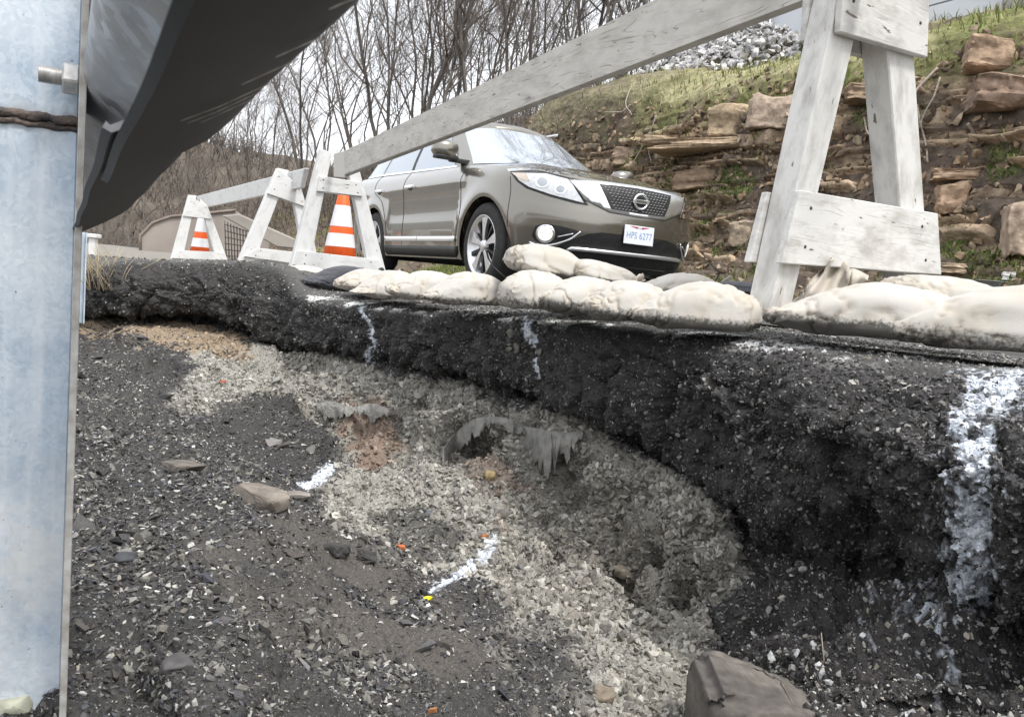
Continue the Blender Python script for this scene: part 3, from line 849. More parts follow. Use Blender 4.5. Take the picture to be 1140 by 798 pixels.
# near barricade
R3, N3 = rdir(32.5)
pA = at(868, 300, 2.26)
bar = empty('barricade', rd(2.9, 2.3, 0.0))
tag(bar, 'big timber barricade with bare grained rail slanting up across the car', 'barricade', 'timber barricades')
rail_n = N3
prail = at(880, -10, 2.41)
plank('rail', [(383,168),(383,195),(905,-4),(1210,-120),(1210,-305),(905,-84)], prail, N3, 0, .042, R3, M_RAIL, bar, .005)
a_frame(bar, pA, R3, dict(base=(960,340),
    legs=[[(855,358),(879,351),(990,-118),(958,-122)], [(1010,330),(1036,332),(1006,-118),(974,-122)]],
    gusset=[(927,38),(1024,66),(1029,-95),(938,-110)],
    cross_plate=[(862,293),(1040,306),(1036,238),(883,212)]), M_LEG, .088, .024)
pB = at(375, 250, 6.0)
a_frame(bar, pB, R3, dict(base=(375,302),
    legs=[[(322,304),(343,305),(370,170),(357,166)], [(412,306),(431,307),(399,184),(386,181)]],
    gusset=[(352,213),(403,219),(400,203),(355,196)],
    cross_plate=[(324,297),(429,305),(421,289),(332,279)]), M_FAR, .06, .02)
plank('end_block', [(371,171),(371,197),(383,198),(383,168)], prail, N3, .002, .04, UP, M_RAIL, bar, .003)

# far barricade
bar2 = empty('barricade', rd(7.6, 3.0, 0.0))
tag(bar2, 'smaller white barricade behind the dark broken asphalt lip, its short rail above an orange cone', 'barricade', 'timber barricades')
pC = at(305, 250, 7.3)
prail2 = at(325, 200, 7.35)
plank('rail', [(219,218.5),(221,232.5),(334,209),(339,187)], prail2, rdir(30)[1], 0, .042, rdir(30)[0], M_FAR, bar2, .005)
a_frame(bar2, pC, R3, dict(base=(305,295),
    legs=[[(264,294),(282,295),(322,190),(309,187)], [(340,297),(356,298),(341,226),(327,222)]],
    gusset=[(297,215.5),(341,231),(334,208),(310,189)],
    cross_plate=[(271,285.5),(352,297),(350,283),(286,276)]), M_FAR, .07, .02)
pD = at(222, 260, 11.0)
a_frame(bar2, pD, R3, dict(base=(222,289),
    legs=[[(190,289),(203,289.5),(219,218),(210,217)], [(241,290),(254,291),(231,229),(222,221)]],
    gusset=[(203.5,240.5),(235.5,244),(230,229),(212,219)],
    cross_plate=[(190.5,287.5),(253,290),(248,281),(197,278.5)]), M_FAR, .07, .02)

# ------------------------------------------------------------------ traffic cones
M_OR = mat_noise('cone_orange', (.85,.13,.02), (.75,.10,.015), 12, .5)
M_CW = mat_noise('cone_reflective_white', (.74,.74,.75), (.66,.66,.68), 14, .35)
M_RUB = mat_noise('cone_base_rubber', (.03,.03,.03), (.06,.055,.05), 20, .8)
def cone(px, py_tip, py_base, d, bands, label):
    base = at(px, py_base, d); h = (at(px, py_tip, d) - base)[2]
    r = empty('traffic_cone', base); tag(r, label, 'traffic cone', 'orange and white cones by the barricades')
    r0, r1 = .155 * h / .71, .026 * h / .71
    rad = lambda t: r0 + (r1 - r0) * t
    V, q = lathe([(rad(0) * .9, .0), (rad(0), .005), (rad(.5), h * .5), (rad(1), h), (rad(1) * .7, h + .008), (0.002, h + .009)], 36)
    link('body', np_mesh('body', V, None, q), M_OR, r)
    for a, b in bands:
        V, q = lathe([(rad(a) + .0025, h * a), (rad(b) + .0025, h * b)], 36)
        link('reflective_band', np_mesh('reflective_band', V, None, q), M_CW, r)
    bm = bmesh.new(); s = r0 * 1.25
    prism_box(bm, (0, 0, .014), (s, 0, 0), (0, s, 0), (0, 0, .014), .012, 2)
    from_bm('base', bm, M_RUB, r)
cone(377, 204, 301, 6.75, [(.50, .74), (.27, .42)], 'orange and white cone standing inside the near barricade by the car')
cone(222, 234, 288, 11.6, [(.55, .90), (.24, .42)], 'smaller distant orange and white cone seen through the far barricade frame')

# ------------------------------------------------------------------ guardrail and its post
def galv(name, c1, c2, rough=.42, metal=.75, sc=70):
    m, N, L, B = new_mat(name)
    tc = N.new('ShaderNodeTexCoord')
    v = N.new('ShaderNodeTexVoronoi'); v.inputs['Scale'].default_value = sc
    nz = N.new('ShaderNodeTexNoise'); nz.inputs['Scale'].default_value = 9; nz.inputs['Detail'].default_value = 7
    nw = N.new('ShaderNodeTexNoise'); nw.inputs['Scale'].default_value = 40; nw.inputs['Detail'].default_value = 4
    mixv = N.new('ShaderNodeMix'); mixv.data_type = 'VECTOR'; mixv.inputs[0].default_value = .03
    L.new(tc.outputs['Object'], mixv.inputs[4]); L.new(nw.outputs['Color'], mixv.inputs[5])
    L.new(mixv.outputs[1], v.inputs['Vector']); L.new(tc.outputs['Object'], nz.inputs['Vector']); L.new(tc.outputs['Object'], nw.inputs['Vector'])
    ad = N.new('ShaderNodeMath'); ad.operation = 'MULTIPLY_ADD'; ad.inputs[1].default_value = .14
    sp = N.new('ShaderNodeSeparateColor'); L.new(v.outputs['Color'], sp.inputs[0])
    L.new(sp.outputs[0], ad.inputs[0]); L.new(nz.outputs['Fac'], ad.inputs[2])
    rp = N.new('ShaderNodeValToRGB'); e = rp.color_ramp.elements
    e[0].position = .38; e[0].color = (*c1, 1); e[1].position = .8; e[1].color = (*c2, 1)
    L.new(ad.outputs[0], rp.inputs[0]); L.new(rp.outputs[0], B.inputs['Base Color'])
    mr = N.new('ShaderNodeMapRange'); mr.inputs['To Min'].default_value = rough - .1; mr.inputs['To Max'].default_value = rough + .18
    L.new(sp.outputs[1], mr.inputs[0]); L.new(mr.outputs[0], B.inputs['Roughness'])
    B.inputs['Metallic'].default_value = metal
    bp = N.new('ShaderNodeBump'); bp.inputs['Strength'].default_value = .12; bp.inputs['Distance'].default_value = .002
    L.new(nz.outputs['Fac'], bp.inputs['Height']); L.new(bp.outputs[0], B.inputs['Normal'])
    return m
M_POST = galv('galvanised_post', (.40,.47,.54), (.62,.68,.73), .52, .3, 230)
M_WEB = galv('galvanised_web', (.34,.42,.51), (.68,.73,.78), .5, .25, 230)
def web_stains(m, zs):
    N, L = m.node_tree.nodes, m.node_tree.links; B = N['Principled BSDF']
    src = B.inputs['Base Color'].links[0].from_socket
    tc = N.new('ShaderNodeTexCoord'); sx = N.new('ShaderNodeSeparateXYZ'); L.new(tc.outputs['Object'], sx.inputs[0])
    nz = N.new('ShaderNodeTexNoise'); nz.inputs['Scale'].default_value = 55; nz.inputs['Detail'].default_value = 7; L.new(tc.outputs['Object'], nz.inputs['Vector'])
    def band(z0, w):
        a = N.new('ShaderNodeMath'); a.operation = 'SUBTRACT'; a.inputs[1].default_value = z0; L.new(sx.outputs['Z'], a.inputs[0])
        b = N.new('ShaderNodeMath'); b.operation = 'ABSOLUTE'; L.new(a.outputs[0], b.inputs[0])
        c = N.new('ShaderNodeMapRange'); c.inputs['From Min'].default_value = 0; c.inputs['From Max'].default_value = w; c.inputs['To Min'].default_value = .75; c.inputs['To Max'].default_value = 0
        L.new(b.outputs[0], c.inputs[0])
        d = N.new('ShaderNodeMath'); d.operation = 'MULTIPLY_ADD'; d.inputs[1].default_value = 2.2; d.inputs[2].default_value = -1.1; L.new(nz.outputs['Fac'], d.inputs[0])
        e = N.new('ShaderNodeMath'); e.operation = 'ADD'; e.use_clamp = True; L.new(c.outputs[0], e.inputs[0]); L.new(d.outputs[0], e.inputs[1])
        f = N.new('ShaderNodeMath'); f.operation = 'MULTIPLY'; f.use_clamp = True; L.new(e.outputs[0], f.inputs[0]); L.new(c.outputs[0], f.inputs[1]); return f.outputs[0]
    x1 = N.new('ShaderNodeMix'); x1.data_type = 'RGBA'; L.new(band(zs, .022), x1.inputs[0]); L.new(src, x1.inputs[6]); x1.inputs[7].default_value = (.17, .12, .09, 1)
    # chalky white rust and mud specks low on the web
    x2 = N.new('ShaderNodeMix'); x2.data_type = 'RGBA'; L.new(band(zs - .47, .20), x2.inputs[0]); L.new(x1.outputs[2], x2.inputs[6]); x2.inputs[7].default_value = (.66, .65, .62, 1)
    n3 = N.new('ShaderNodeTexNoise'); n3.inputs['Scale'].default_value = 210; L.new(tc.outputs['Object'], n3.inputs['Vector'])
    r3 = N.new('ShaderNodeValToRGB'); r3.color_ramp.elements[0].position = .735; r3.color_ramp.elements[1].position = .77; L.new(n3.outputs['Fac'], r3.inputs[0])
    x3 = N.new('ShaderNodeMix'); x3.data_type = 'RGBA'; L.new(r3.outputs[0], x3.inputs[0]); L.new(x2.outputs[2], x3.inputs[6]); x3.inputs[7].default_value = (.16, .15, .14, 1)
    # faint vertical run marks
    mp = N.new('ShaderNodeMapping'); mp.inputs['Scale'].default_value = (60, 60, 3); L.new(tc.outputs['Object'], mp.inputs[0])
    n4 = N.new('ShaderNodeTexNoise'); n4.inputs['Scale'].default_value = 1; n4.inputs['Detail'].default_value = 4; L.new(mp.outputs[0], n4.inputs['Vector'])
    r4 = N.new('ShaderNodeMapRange'); r4.inputs['From Min'].default_value = .5; r4.inputs['From Max'].default_value = .75; r4.inputs['To Max'].default_value = .5; L.new(n4.outputs['Fac'], r4.inputs[0])
    x4 = N.new('ShaderNodeMix'); x4.data_type = 'RGBA'; L.new(r4.outputs[0], x4.inputs[0]); L.new(x3.outputs[2], x4.inputs[6]); x4.inputs[7].default_value = (.70, .73, .76, 1)
    L.new(x4.outputs[2], B.inputs['Base Color'])
M_EDGE = mat_noise('galvanised_cut_edge', (.55,.55,.53), (.36,.33,.30), 60, .6, .3)
M_RAILM = galv('galvanised_rail', (.30,.30,.31), (.42,.42,.43), .38, .9, 60)
M_RAILD = mat_noise('shaded_rail_face', (.012,.0115,.0115), (.024,.023,.022), 14, .5, .0, spec=.22, stretch=(1, 1, 1))  # near-black colour stands in for shade and dark ground mirrored in the steel
M_WELD = mat_noise('weld_seam_rust', (.045,.04,.04), (.17,.13,.11), 55, .6, .3, bump=.8, bscale=90, hi=.75)
M_BOLT = mat_noise('zinc_bolt', (.45,.44,.43), (.62,.61,.60), 120, .45, .7)
M_GLINT = mat_noise('scratch_highlight', (.80,.79,.76), (.62,.61,.60), 90, .5, .2)  # pale colour stands in for light catching the rail's scratches and wrinkles

post = empty('guardrail_post', at(20, 700, .84))
tag(post, 'blue-grey galvanised steel post close at the left edge, welded seam and bolt', 'guardrail post')
pw = at(92, 250, .80)                     # on the flange plane
pl = np.array(post.location)
# upright follows the true vertical; flange plane holds the road direction
def post_box(name, c, a, b, h0, h1, mat, bev=.0012):
    """a, b horizontal half vectors, from height h0 to h1"""
    bm = bmesh.new(); c = np.array([c[0], c[1], 0]) - np.array([pl[0], pl[1], 0])
    prism_box(bm, c + UP * ((h0 + h1) / 2 - pl[2]), a, b, UP * (h1 - h0) / 2, bev)
    return from_bm(name, bm, mat, post)
Rp = at(88, 399, 1.0) - CAM; Rp[2] = 0; Rp /= np.linalg.norm(Rp)     # the flange is seen edge-on
Np = np.array([Rp[1], -Rp[0], 0])
fl = np.array([pw[0], pw[1], 0])
seam_z = at(45, 132, .82)[2]
for nm, z0, z1 in (('lower_flange', -.75, seam_z), ('upper_flange', seam_z + .0005, .75)):
    post_box(nm, fl + Rp * .05 - Np * .0035, Rp * .052, Np * .0032, z0, z1, M_POST)
post_box('flange_edge', fl - Rp * .0035 - Np * .0035, Rp * .0018, Np * .0034, -.75, .75, M_EDGE, .0006)
for nm, z0, z1 in (('lower_web', -.75, seam_z), ('upper_web', seam_z + .0005, .75)):
    post_box(nm, fl + Rp * .05 - Np * (.08 + .0075), Rp * .003, Np * .08, z0, z1, M_WEB)
web_stains(M_WEB, seam_z - pl[2])
post_box('rear_flange', fl + Rp * .05 - Np * .171, Rp * .052, Np * .0032, -.75, .75, M_POST)
# weld bead across the web
mb = MB()
t = np.linspace(0, 1, 60)
P = np.array([fl + Rp * .046 - Np * (.006 + .16 * k) for k in t]) - pl; P[:, 2] = seam_z - pl[2] + .002 * np.sin(t * 40) * .4
mb.tube(P, [.0048 + .0014 * math.sin(k * 31) * .4 + .0006 * vnoise(np.array([[k * 60, 1, 2]]), 3)[0] for k in t], 8)
P2 = P.copy(); P2[:, 2] -= .008
mb.tube(P2, [.0028 + .0008 * vnoise(np.array([[k * 45, 5, 2]]), 3)[0] for k in t], 8)
mb.build('weld_bead', M_WELD, post)
# bolt and nut through the flange
bz = at(75, 80, .76)
bc = fl + Rp * .015; bc[2] = bz[2]; bc = bc - pl
bolt = empty('bolt', bc); bolt.parent = post
ang = np.arange(6) / 6 * 2 * PI + .3
def hexp(r, x0, x1):
    A = [Vector(Rp * r * math.cos(a) + UP * r * math.sin(a) - Np * x0) for a in ang]
    return A, Vector(-Np * (x1 - x0))
bm = bmesh.new(); A, E_ = hexp(.0165, .007, .022); poly_prism(bm, A, E_, .0016); from_bm('nut', bm, M_BOLT, bolt)
mb = MB(); k = np.linspace(.021, .042, 60)
mb.tube(np.array([-Np * q for q in k]), [.0082 + .0009 * math.sin(i * PI * .62) for i in range(60)], 14); mb.build('threaded_shank', M_BOLT, bolt)

# W-beam rail
vpd = at(62, 318, 1.0) - CAM; Dr = vpd / np.linalg.norm(vpd)
lip = at(82, 252, .80)
ru = np.cross(Dr, UP); ru /= np.linalg.norm(ru); rv = np.cross(ru, Dr)
PROF = np.array([.80, 1.0]) * np.array([(.0,.0),(.004,-.0015),(.012,.002),(.040,.015),(.064,.028),(.074,.036),(.080,.046),(.083,.060),(.081,.076),(.074,.088),(.055,.102),(.030,.118),(.015,.132),(.009,.146),(.009,.164),(.015,.178),(.030,.192),(.055,.208),(.074,.222),(.081,.234),(.083,.250),(.080,.264),(.074,.274),(.055,.286),(.02,.304),(.0,.310)])
def rail_section(s0, s1, off, bend=None, n=260):
    S = np.linspace(s0, s1, n); rows = []
    prof = PROF + np.array([off, -abs(off) * .8])
    for s in S:
        c = lip + Dr * (s - .8 / (Dr @ cf) + 0)
        b = 0 if bend is None else max(0, s - bend)
        wv = .0005 * math.sin(s * 31)
        U_ = ru; 
        rows.append([c - ru * (b * b * 1.1) + U_ * (p[0] + wv * (p[1] < .1)) + rv * (p[1]) for p in prof])
    return np.array(rows)
def rail_obj(name, rows, parent, thick=.0028):
    m, n = rows.shape[:2]
    nb = np.cross(np.gradient(rows, axis=0), np.gradient(rows, axis=1)); nb /= np.linalg.norm(nb, axis=-1)[..., None] + 1e-9
    if nb[m // 2, 7] @ ru < 0: nb = -nb
    inner = rows - nb * thick
    V = np.concatenate([rows.reshape(-1, 3), inner.reshape(-1, 3)]); Q = grid_quads(m, n)
    off = m * n
    qs = [Q, Q[:, ::-1] + off]
    idx = np.arange(m * n).reshape(m, n)
    for e in (idx[0], idx[-1][::-1], idx[::-1, 0], idx[:, -1]):
        qs.append(np.stack([e[:-1], e[1:], e[1:] + off, e[:-1] + off], -1))
    w = world_loc(parent)
    me = np_mesh(name, V - w, None, np.concatenate(qs))
    me.set_sharp_from_angle(angle=math.radians(50))
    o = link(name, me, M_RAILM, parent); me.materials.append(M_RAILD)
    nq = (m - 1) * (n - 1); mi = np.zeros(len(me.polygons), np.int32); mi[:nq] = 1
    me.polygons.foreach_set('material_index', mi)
    return o
kz = 1 / (Dr @ cf)
grail = empty('guardrail', lip)
tag(grail, 'dark underside of the steel guardrail overhead at upper left', 'guardrail')
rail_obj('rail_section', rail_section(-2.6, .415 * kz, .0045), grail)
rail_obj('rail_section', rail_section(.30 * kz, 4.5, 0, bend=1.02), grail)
# highlights on scratches and wrinkles painted as pale strips, all in one sheet
def highlight_streak(s, j0, j1, w, slope):
    js = np.linspace(j0, j1, 24); pi_ = np.arange(len(PROF)); V = []
    for q, j in enumerate(js):
        p = np.array([np.interp(j, pi_, PROF[:, 0]), np.interp(j, pi_, PROF[:, 1])]) + np.array([.0045, -.0036])
        ss_ = s + slope * (q / 23.0)
        wv = .0005 * math.sin(ss_ * 31)
        c = lip + Dr * (ss_ - .8 * kz) + ru * (p[0] + wv + .0012) + rv * (p[1] - .0012)
        f = (.35 + .65 * math.sin(PI * (q + .8) / 25)) * w * (1 + .5 * math.sin(q * 2.1))
        V += [c - Dr * f, c + Dr * f]
    V = np.array(V) - lip
    Q = [[2 * i, 2 * i + 1, 2 * i + 3, 2 * i + 2] for i in range(23)]
    return V, np.array(Q)
mb = MB()
for s, j0, j1, w, sl_ in ((.185, 3.4, 6.0, .0022, .006), (.222, 3.2, 6.2, .0019, .006), (.248, 3.0, 6.2, .0017, .006), (.280, 2.4, 6.0, .0015, .006), (.293, 2.6, 6.0, .0013, .006), (.306, 2.9, 6.2, .0013, .006)):
    mb.add(*highlight_streak(s * kz, j0, j1, w, sl_))
mb.build('highlight_streak', M_GLINT, grail)
# splice bolts
for s, v in ((.5, .155), (.62, .155)):
    c = lip + Dr * (s * kz - .8 * kz) + ru * np.interp(v, [.06, .155], [.083, .009]) + rv * v - lip
    V, q = lathe([(.001, .009), (.009, .008), (.015, .004), (.016, 0)], 16)
    Mx = np.stack([Dr, rv, ru], -1)
    link('splice_bolt', np_mesh('splice_bolt', V @ Mx.T + c, None, q), M_BOLT, grail)

# ------------------------------------------------------------------ sandbags
def bag_mat(name, cloth, dirt, amt=.8, tint=(.62,.50,.36)):
    m, N, L, B = new_mat(name)
    tc = N.new('ShaderNodeTexCoord')
    a = N.new('ShaderNodeAttribute'); a.attribute_name = 'Col'      # red: where soil has splashed, green: tan tint in folds and ends
    sp = N.new('ShaderNodeSeparateColor'); L.new(a.outputs['Color'], sp.inputs[0])
    nz = N.new('ShaderNodeTexNoise'); nz.inputs['Scale'].default_value = 95; nz.inputs['Detail'].default_value = 6; nz.inputs['Roughness'].default_value = .7
    L.new(tc.outputs['Object'], nz.inputs['Vector'])
    ad = N.new('ShaderNodeMath'); ad.operation = 'ADD'; L.new(nz.outputs['Fac'], ad.inputs[0]); L.new(sp.outputs[0], ad.inputs[1])
    rp = N.new('ShaderNodeValToRGB'); e = rp.color_ramp.elements
    e[0].position = .74; e[0].color = (0, 0, 0, 1); e[1].position = 1.02; e[1].color = (1, 1, 1, 1)
    L.new(ad.outputs[0], rp.inputs[0])
    am = N.new('ShaderNodeMath'); am.operation = 'MULTIPLY'; am.inputs[1].default_value = amt; L.new(rp.outputs[0], am.inputs[0])
    m1 = N.new('ShaderNodeMix'); m1.data_type = 'RGBA'; m1.inputs[6].default_value = (*cloth, 1); m1.inputs[7].default_value = (*tint, 1)
    L.new(sp.outputs[1], m1.inputs[0])
    m2 = N.new('ShaderNodeMix'); m2.data_type = 'RGBA'; L.new(m1.outputs[2], m2.inputs[6]); m2.inputs[7].default_value = (*dirt, 1)
    L.new(am.outputs[0], m2.inputs[0]); L.new(m2.outputs[2], B.inputs['Base Color'])
    B.inputs['Roughness'].default_value = .85; B.inputs['Sheen Weight'].default_value = .15
    n2 = N.new('ShaderNodeTexNoise'); n2.inputs['Scale'].default_value = 11; n2.inputs['Detail'].default_value = 3; n2.inputs['Roughness'].default_value = .5; n2.inputs['Distortion'].default_value = 1.2
    L.new(tc.outputs['Object'], n2.inputs['Vector'])
    bp = N.new('ShaderNodeBump'); bp.inputs['Strength'].default_value = .25; bp.inputs['Distance'].default_value = .010
    L.new(n2.outputs['Fac'], bp.inputs['Height'])
    wv = N.new('ShaderNodeTexNoise'); wv.inputs['Scale'].default_value = 420; wv.inputs['Detail'].default_value = 2; L.new(tc.outputs['Object'], wv.inputs['Vector'])
    b2 = N.new('ShaderNodeBump'); b2.inputs['Strength'].default_value = .35; b2.inputs['Distance'].default_value = .002
    L.new(wv.outputs['Fac'], b2.inputs['Height']); L.new(bp.outputs[0], b2.inputs['Normal']); L.new(b2.outputs[0], B.inputs['Normal'])
    return m
M_BAG = bag_mat('sandbag_cloth', (.465,.448,.412), (.05,.046,.04), .92, (.40,.335,.255))
M_BAGK = bag_mat('black_bag_plastic', (.022,.025,.032), (.10,.09,.08), .3, (.05,.05,.06))
M_TIE = mat_plain('black_tie', (.015,.015,.016), .5)

def spow(c, e): return np.sign(c) * np.abs(c) ** e
BAGN = [0]
def sandbag(x0, x1, y0, y1, d, W, yaw=18, label='', mat=None, neck=0, pitch=0.0, soil=.5, pinch=.5, d2=None, tie=True, sag=.0, seed=None, point=0.0):
    BAGN[0] += 1; k = BAGN[0] if seed is None else seed
    mat = mat or M_BAG
    c = at((x0 + x1) / 2, (y0 + y1) / 2, d)
    az = math.atan2(c[0], c[1])
    t = math.radians(yaw)
    ex = np.array([math.cos(-az) * math.cos(t) - math.sin(-az) * math.sin(t), math.sin(-az) * math.cos(t) + math.cos(-az) * math.sin(t), 0.0])
    L = (x1 - x0) * d / FPX / max(.3, math.cos(t)); H = (y1 - y0) * d / FPX * 1.02
    ex = ex * math.cos(pitch) + UP * math.sin(pitch)
    ey = np.cross(UP, ex); ey /= np.linalg.norm(ey); ez = np.cross(ex, ey)
    n1, n2 = 110, 84
    a = np.linspace(-PI / 2, PI / 2, n1)[:, None]; b = np.linspace(-PI, PI, n2, endpoint=False)[None]
    e1, e2 = .62, .78
    X = spow(np.sin(a), e1) * np.ones_like(b)
    rr = np.abs(np.cos(a)) ** (.55)
    Y = rr * spow(np.cos(b), e2); Z = rr * spow(np.sin(b), e2)
    # pinched sewn end: flatter and wider
    endm = sstep(.45, 1.0, np.abs(X))
    Z = Z * (1 - .35 * endm * pinch)
    P = np.stack([X * L / 2, Y * W / 2, Z * H / 2], -1)
    pf = 1 - abs(point) * (1 - sstep(-1.05, .15, X * (1 if point >= 0 else -1)))
    Z = Z * pf
    Y = Y * (1 - .45 * (1 - pf))
    P = np.stack([X * L / 2, Y * W / 2, Z * H / 2], -1)
    o3 = np.array([k * 7.3, k * 3.1, k * 1.7])
    S = P / max(.12, H)
    disp = .060 * fbm(S * .7 + o3, 2, 7)
    # creases: ridged folds running in from the ends and across
    fold = 1 - np.abs(fbm(np.stack([S[..., 0] * .9, S[..., 1] * 2.6, S[..., 2] * 2.6], -1) + o3, 3, 17)) * 2.2
    disp = disp + .045 * (np.clip(fold, 0, 1) ** 7) * (.3 + 1.0 * endm)
    fold2 = 1 - np.abs(fbm(np.stack([S[..., 0] * 2.4, S[..., 1] * 1.0, S[..., 2] * 1.3], -1) + o3 + 5, 3, 27)) * 2.4
    disp = disp - .06 * (np.clip(fold2, 0, 1) ** 8)
    pl_ = np.sin(b * 13 + 3 * vnoise(S * 1.3 + o3, 3)) * sstep(.72, 1.0, np.abs(X))
    nrm = P / np.array([(L / 2) ** 2, (W / 2) ** 2, (H / 2) ** 2]); nrm /= np.linalg.norm(nrm, axis=-1)[..., None] + 1e-9
    P = P + nrm * (disp * H * 1.0)[..., None]
    # weight: bottom lies flat, belly sags outward
    zl = P[..., 2] / (H / 2)
    P[..., 1] *= 1 + .16 * sstep(.2, -.7, zl)
    P[..., 2] = np.where(zl < -.62, (-.62 - (-.62 - zl) * .25) * H / 2, P[..., 2]) 
    P[..., 2] += -(1 - pf) * .62 * H / 2
    P[..., 2] += -(sag * H) * (X ** 2) + .09 * H
    Wd = P[..., 0:1] * ex + P[..., 1:2] * ey + P[..., 2:3] * ez
    V = Wd.reshape(-1, 3)
    i, j = np.meshgrid(np.arange(n1 - 1), np.arange(n2), indexing='ij')
    q = np.stack([i * n2 + j, i * n2 + (j + 1) % n2, (i + 1) * n2 + (j + 1) % n2, (i + 1) * n2 + j], -1).reshape(-1, 4)
    root = empty('sandbag', c); tag(root, label, 'sandbag', 'sandbags along the broken road edge')
    me = np_mesh('sack', V, None, q)
    zz = Wd[..., 2]; lo = zz.min()
    soilm = soil * (sstep(lo + .46 * H, lo + .02, zz) * .74 + .12 * np.clip(fbm(S * 1.8 + o3, 4, 51), 0, 1) + .5 * np.clip(fbm(S * .9 + o3, 2, 57) - .35, 0, 1))
    tanm = np.clip(.14 * fbm(S * 1.2 + o3, 2, 61) + .22 * endm ** 2 + .06 + .5 * (np.clip(fold, 0, 1) ** 4) * endm + .5 * (np.clip(fold2, 0, 1) ** 3), 0, .75)
    set_col(me, np.stack([soilm, tanm, tanm * 0], -1).reshape(-1, 3))
    link('sack', me, mat, root)
    if neck:
        sgn = 1 if neck > 0 else -1
        m1, m2 = 26, 72
        tt = np.linspace(0, 1, m1)[:, None]; bb = np.linspace(0, 2 * PI, m2, endpoint=False)[None]
        prof = np.interp(tt, [0, .12, .22, .45, 1], [.40, .17, .16, .34, .60]) * H
        ruff = 1 + .32 * sstep(.2, .8, tt) * (np.sin(bb * 5 + k) + .6 * np.sin(bb * 9 + 2 * k + 2 * tt)) + .10 * np.sin(bb * 17 + tt * 4)
        rad = prof * ruff * .62
        ln = abs(neck) * H
        NXx = sgn * (L / 2 * .93 + tt * ln + .10 * H * np.sin(bb * 4 + k) * tt)
        NY = rad * np.cos(bb) * 1.25 + tt * .1 * H * math.sin(k); NZ = rad * np.sin(bb) * .8 + .04 * H + tt * .22 * H
        NP = NXx[..., None] * ex + NY[..., None] * ey + NZ[..., None] * ez
        i, j = np.meshgrid(np.arange(m1 - 1), np.arange(m2), indexing='ij')
        q = np.stack([i * m2 + j, i * m2 + (j + 1) % m2, (i + 1) * m2 + (j + 1) % m2, (i + 1) * m2 + j], -1).reshape(-1, 4)
        me = np_mesh('gathered_neck', NP.reshape(-1, 3), None, q)
        set_col(me, np.stack([np.full(m1 * m2, .05 * soil), np.full(m1 * m2, .55), np.zeros(m1 * m2)], -1))
        link('gathered_neck', me, mat, root)
        if tie:
            cc = ex * sgn * (L / 2 * .93 + ln * .17) + ez * (.04 * H + .17 * .22 * H)
            a_ = np.linspace(0, 2 * PI, 25)
            mb = MB(); mb.tube(np.array([cc + ey * math.cos(q) * H * .145 + ez * math.sin(q) * H * .105 for q in a_]), .0045, 6)
            tl = [cc + ez * H * .1, cc + ez * (H * .1 + .05) + ex * sgn * .02, cc + ez * (H * .1 + .10) + ex * sgn * (.05 if k % 2 else -.05)]
            mb.tube(np.array(tl), [.003, .003, .002], 5)
            mb.build('tie', M_TIE, root)
    return root
# from the right edge of the picture leftwards
sandbag(968, 1250, 322, 408, 1.98, .34, 10, 'big plump white sandbag rightmost on the ledge, beside the mud-flecked bag', soil=.6, point=.75, pinch=.5)
sandbag(858, 1056, 320, 390, 2.12, .30, 12, 'white sandbag with black mud along its belly, under the near barricade plate', soil=.95, pinch=.6, point=.55)
sandbag(985, 1120, 313, 366, 2.42, .30, 30, 'white humped sandbag tucked behind the two rightmost bags', soil=.3, point=-.3)
sandbag(700, 838, 320, 378, 2.34, .28, 8, 'long white sandbag ending at the foot of the barricade leg', soil=.8, pinch=.8, point=.6)
sandbag(650, 736, 316, 366, 2.50, .32, 20, 'white sandbag with a dark bottom crease, second leftwards from the near barricade leg', soil=.7, point=.5)
sandbag(604, 684, 312, 360, 2.70, .32, 22, 'white sandbag with brown scuff marks below the car plate', soil=.95, point=.4)
sandbag(558, 626, 307, 354, 2.84, .32, 14, 'short white sandbag above the middle painted stripe', soil=.55, point=.2)
sandbag(470, 556, 306, 347, 3.22, .34, 16, 'white sandbag with a brown gathered neck in front of the car wheel', soil=.55, neck=.6, point=.8)
sandbag(434, 506, 304, 340, 3.62, .34, 20, 'white sandbag in front of the car door sill', soil=.4, pinch=.9, point=.6)
sandbag(394, 462, 304, 338, 3.92, .36, 22, 'white sandbag lying beside the wheel-side bags, pointed corner to the left', soil=.35, pinch=.9, neck=.5, point=.9)
sandbag(378, 432, 302, 330, 4.3, .36, 26, 'small buff sandbag beside the black bag', soil=.35, neck=.5, point=.5)
sandbag(342, 416, 299, 328, 4.75, .36, 24, 'black plastic bag left of the pale sandbags', mat=M_BAGK, soil=.4, neck=.4, tie=False, pinch=1, point=.6)
sandbag(300, 364, 298, 327, 5.0, .36, 22, 'white sandbag under the barricade foot, leftmost of the row', soil=.35, pinch=.8, point=.4)
sandbag(562, 676, 281, 320, 3.10, .38, 10, 'dirty tan-streaked sandbag lying on top of the row in front of the bumper', soil=1.15, pinch=.6, pitch=-.12, point=-.65)
sandbag(634, 704, 296, 322, 3.0, .3, 14, 'brown creased sandbag end slumped beside the topmost bag', soil=1.2, neck=.45, pitch=-.16, tie=False)
sandbag(710, 792, 306, 332, 2.95, .32, 10, 'cream sandbag with ruffled neck behind the row, right of the bumper', soil=.3, neck=.8, point=.7)
sandbag(796, 848, 315, 331, 2.86, .3, 10, 'flat black bag wedged behind the barricade leg', mat=M_BAGK, soil=.3, tie=False)
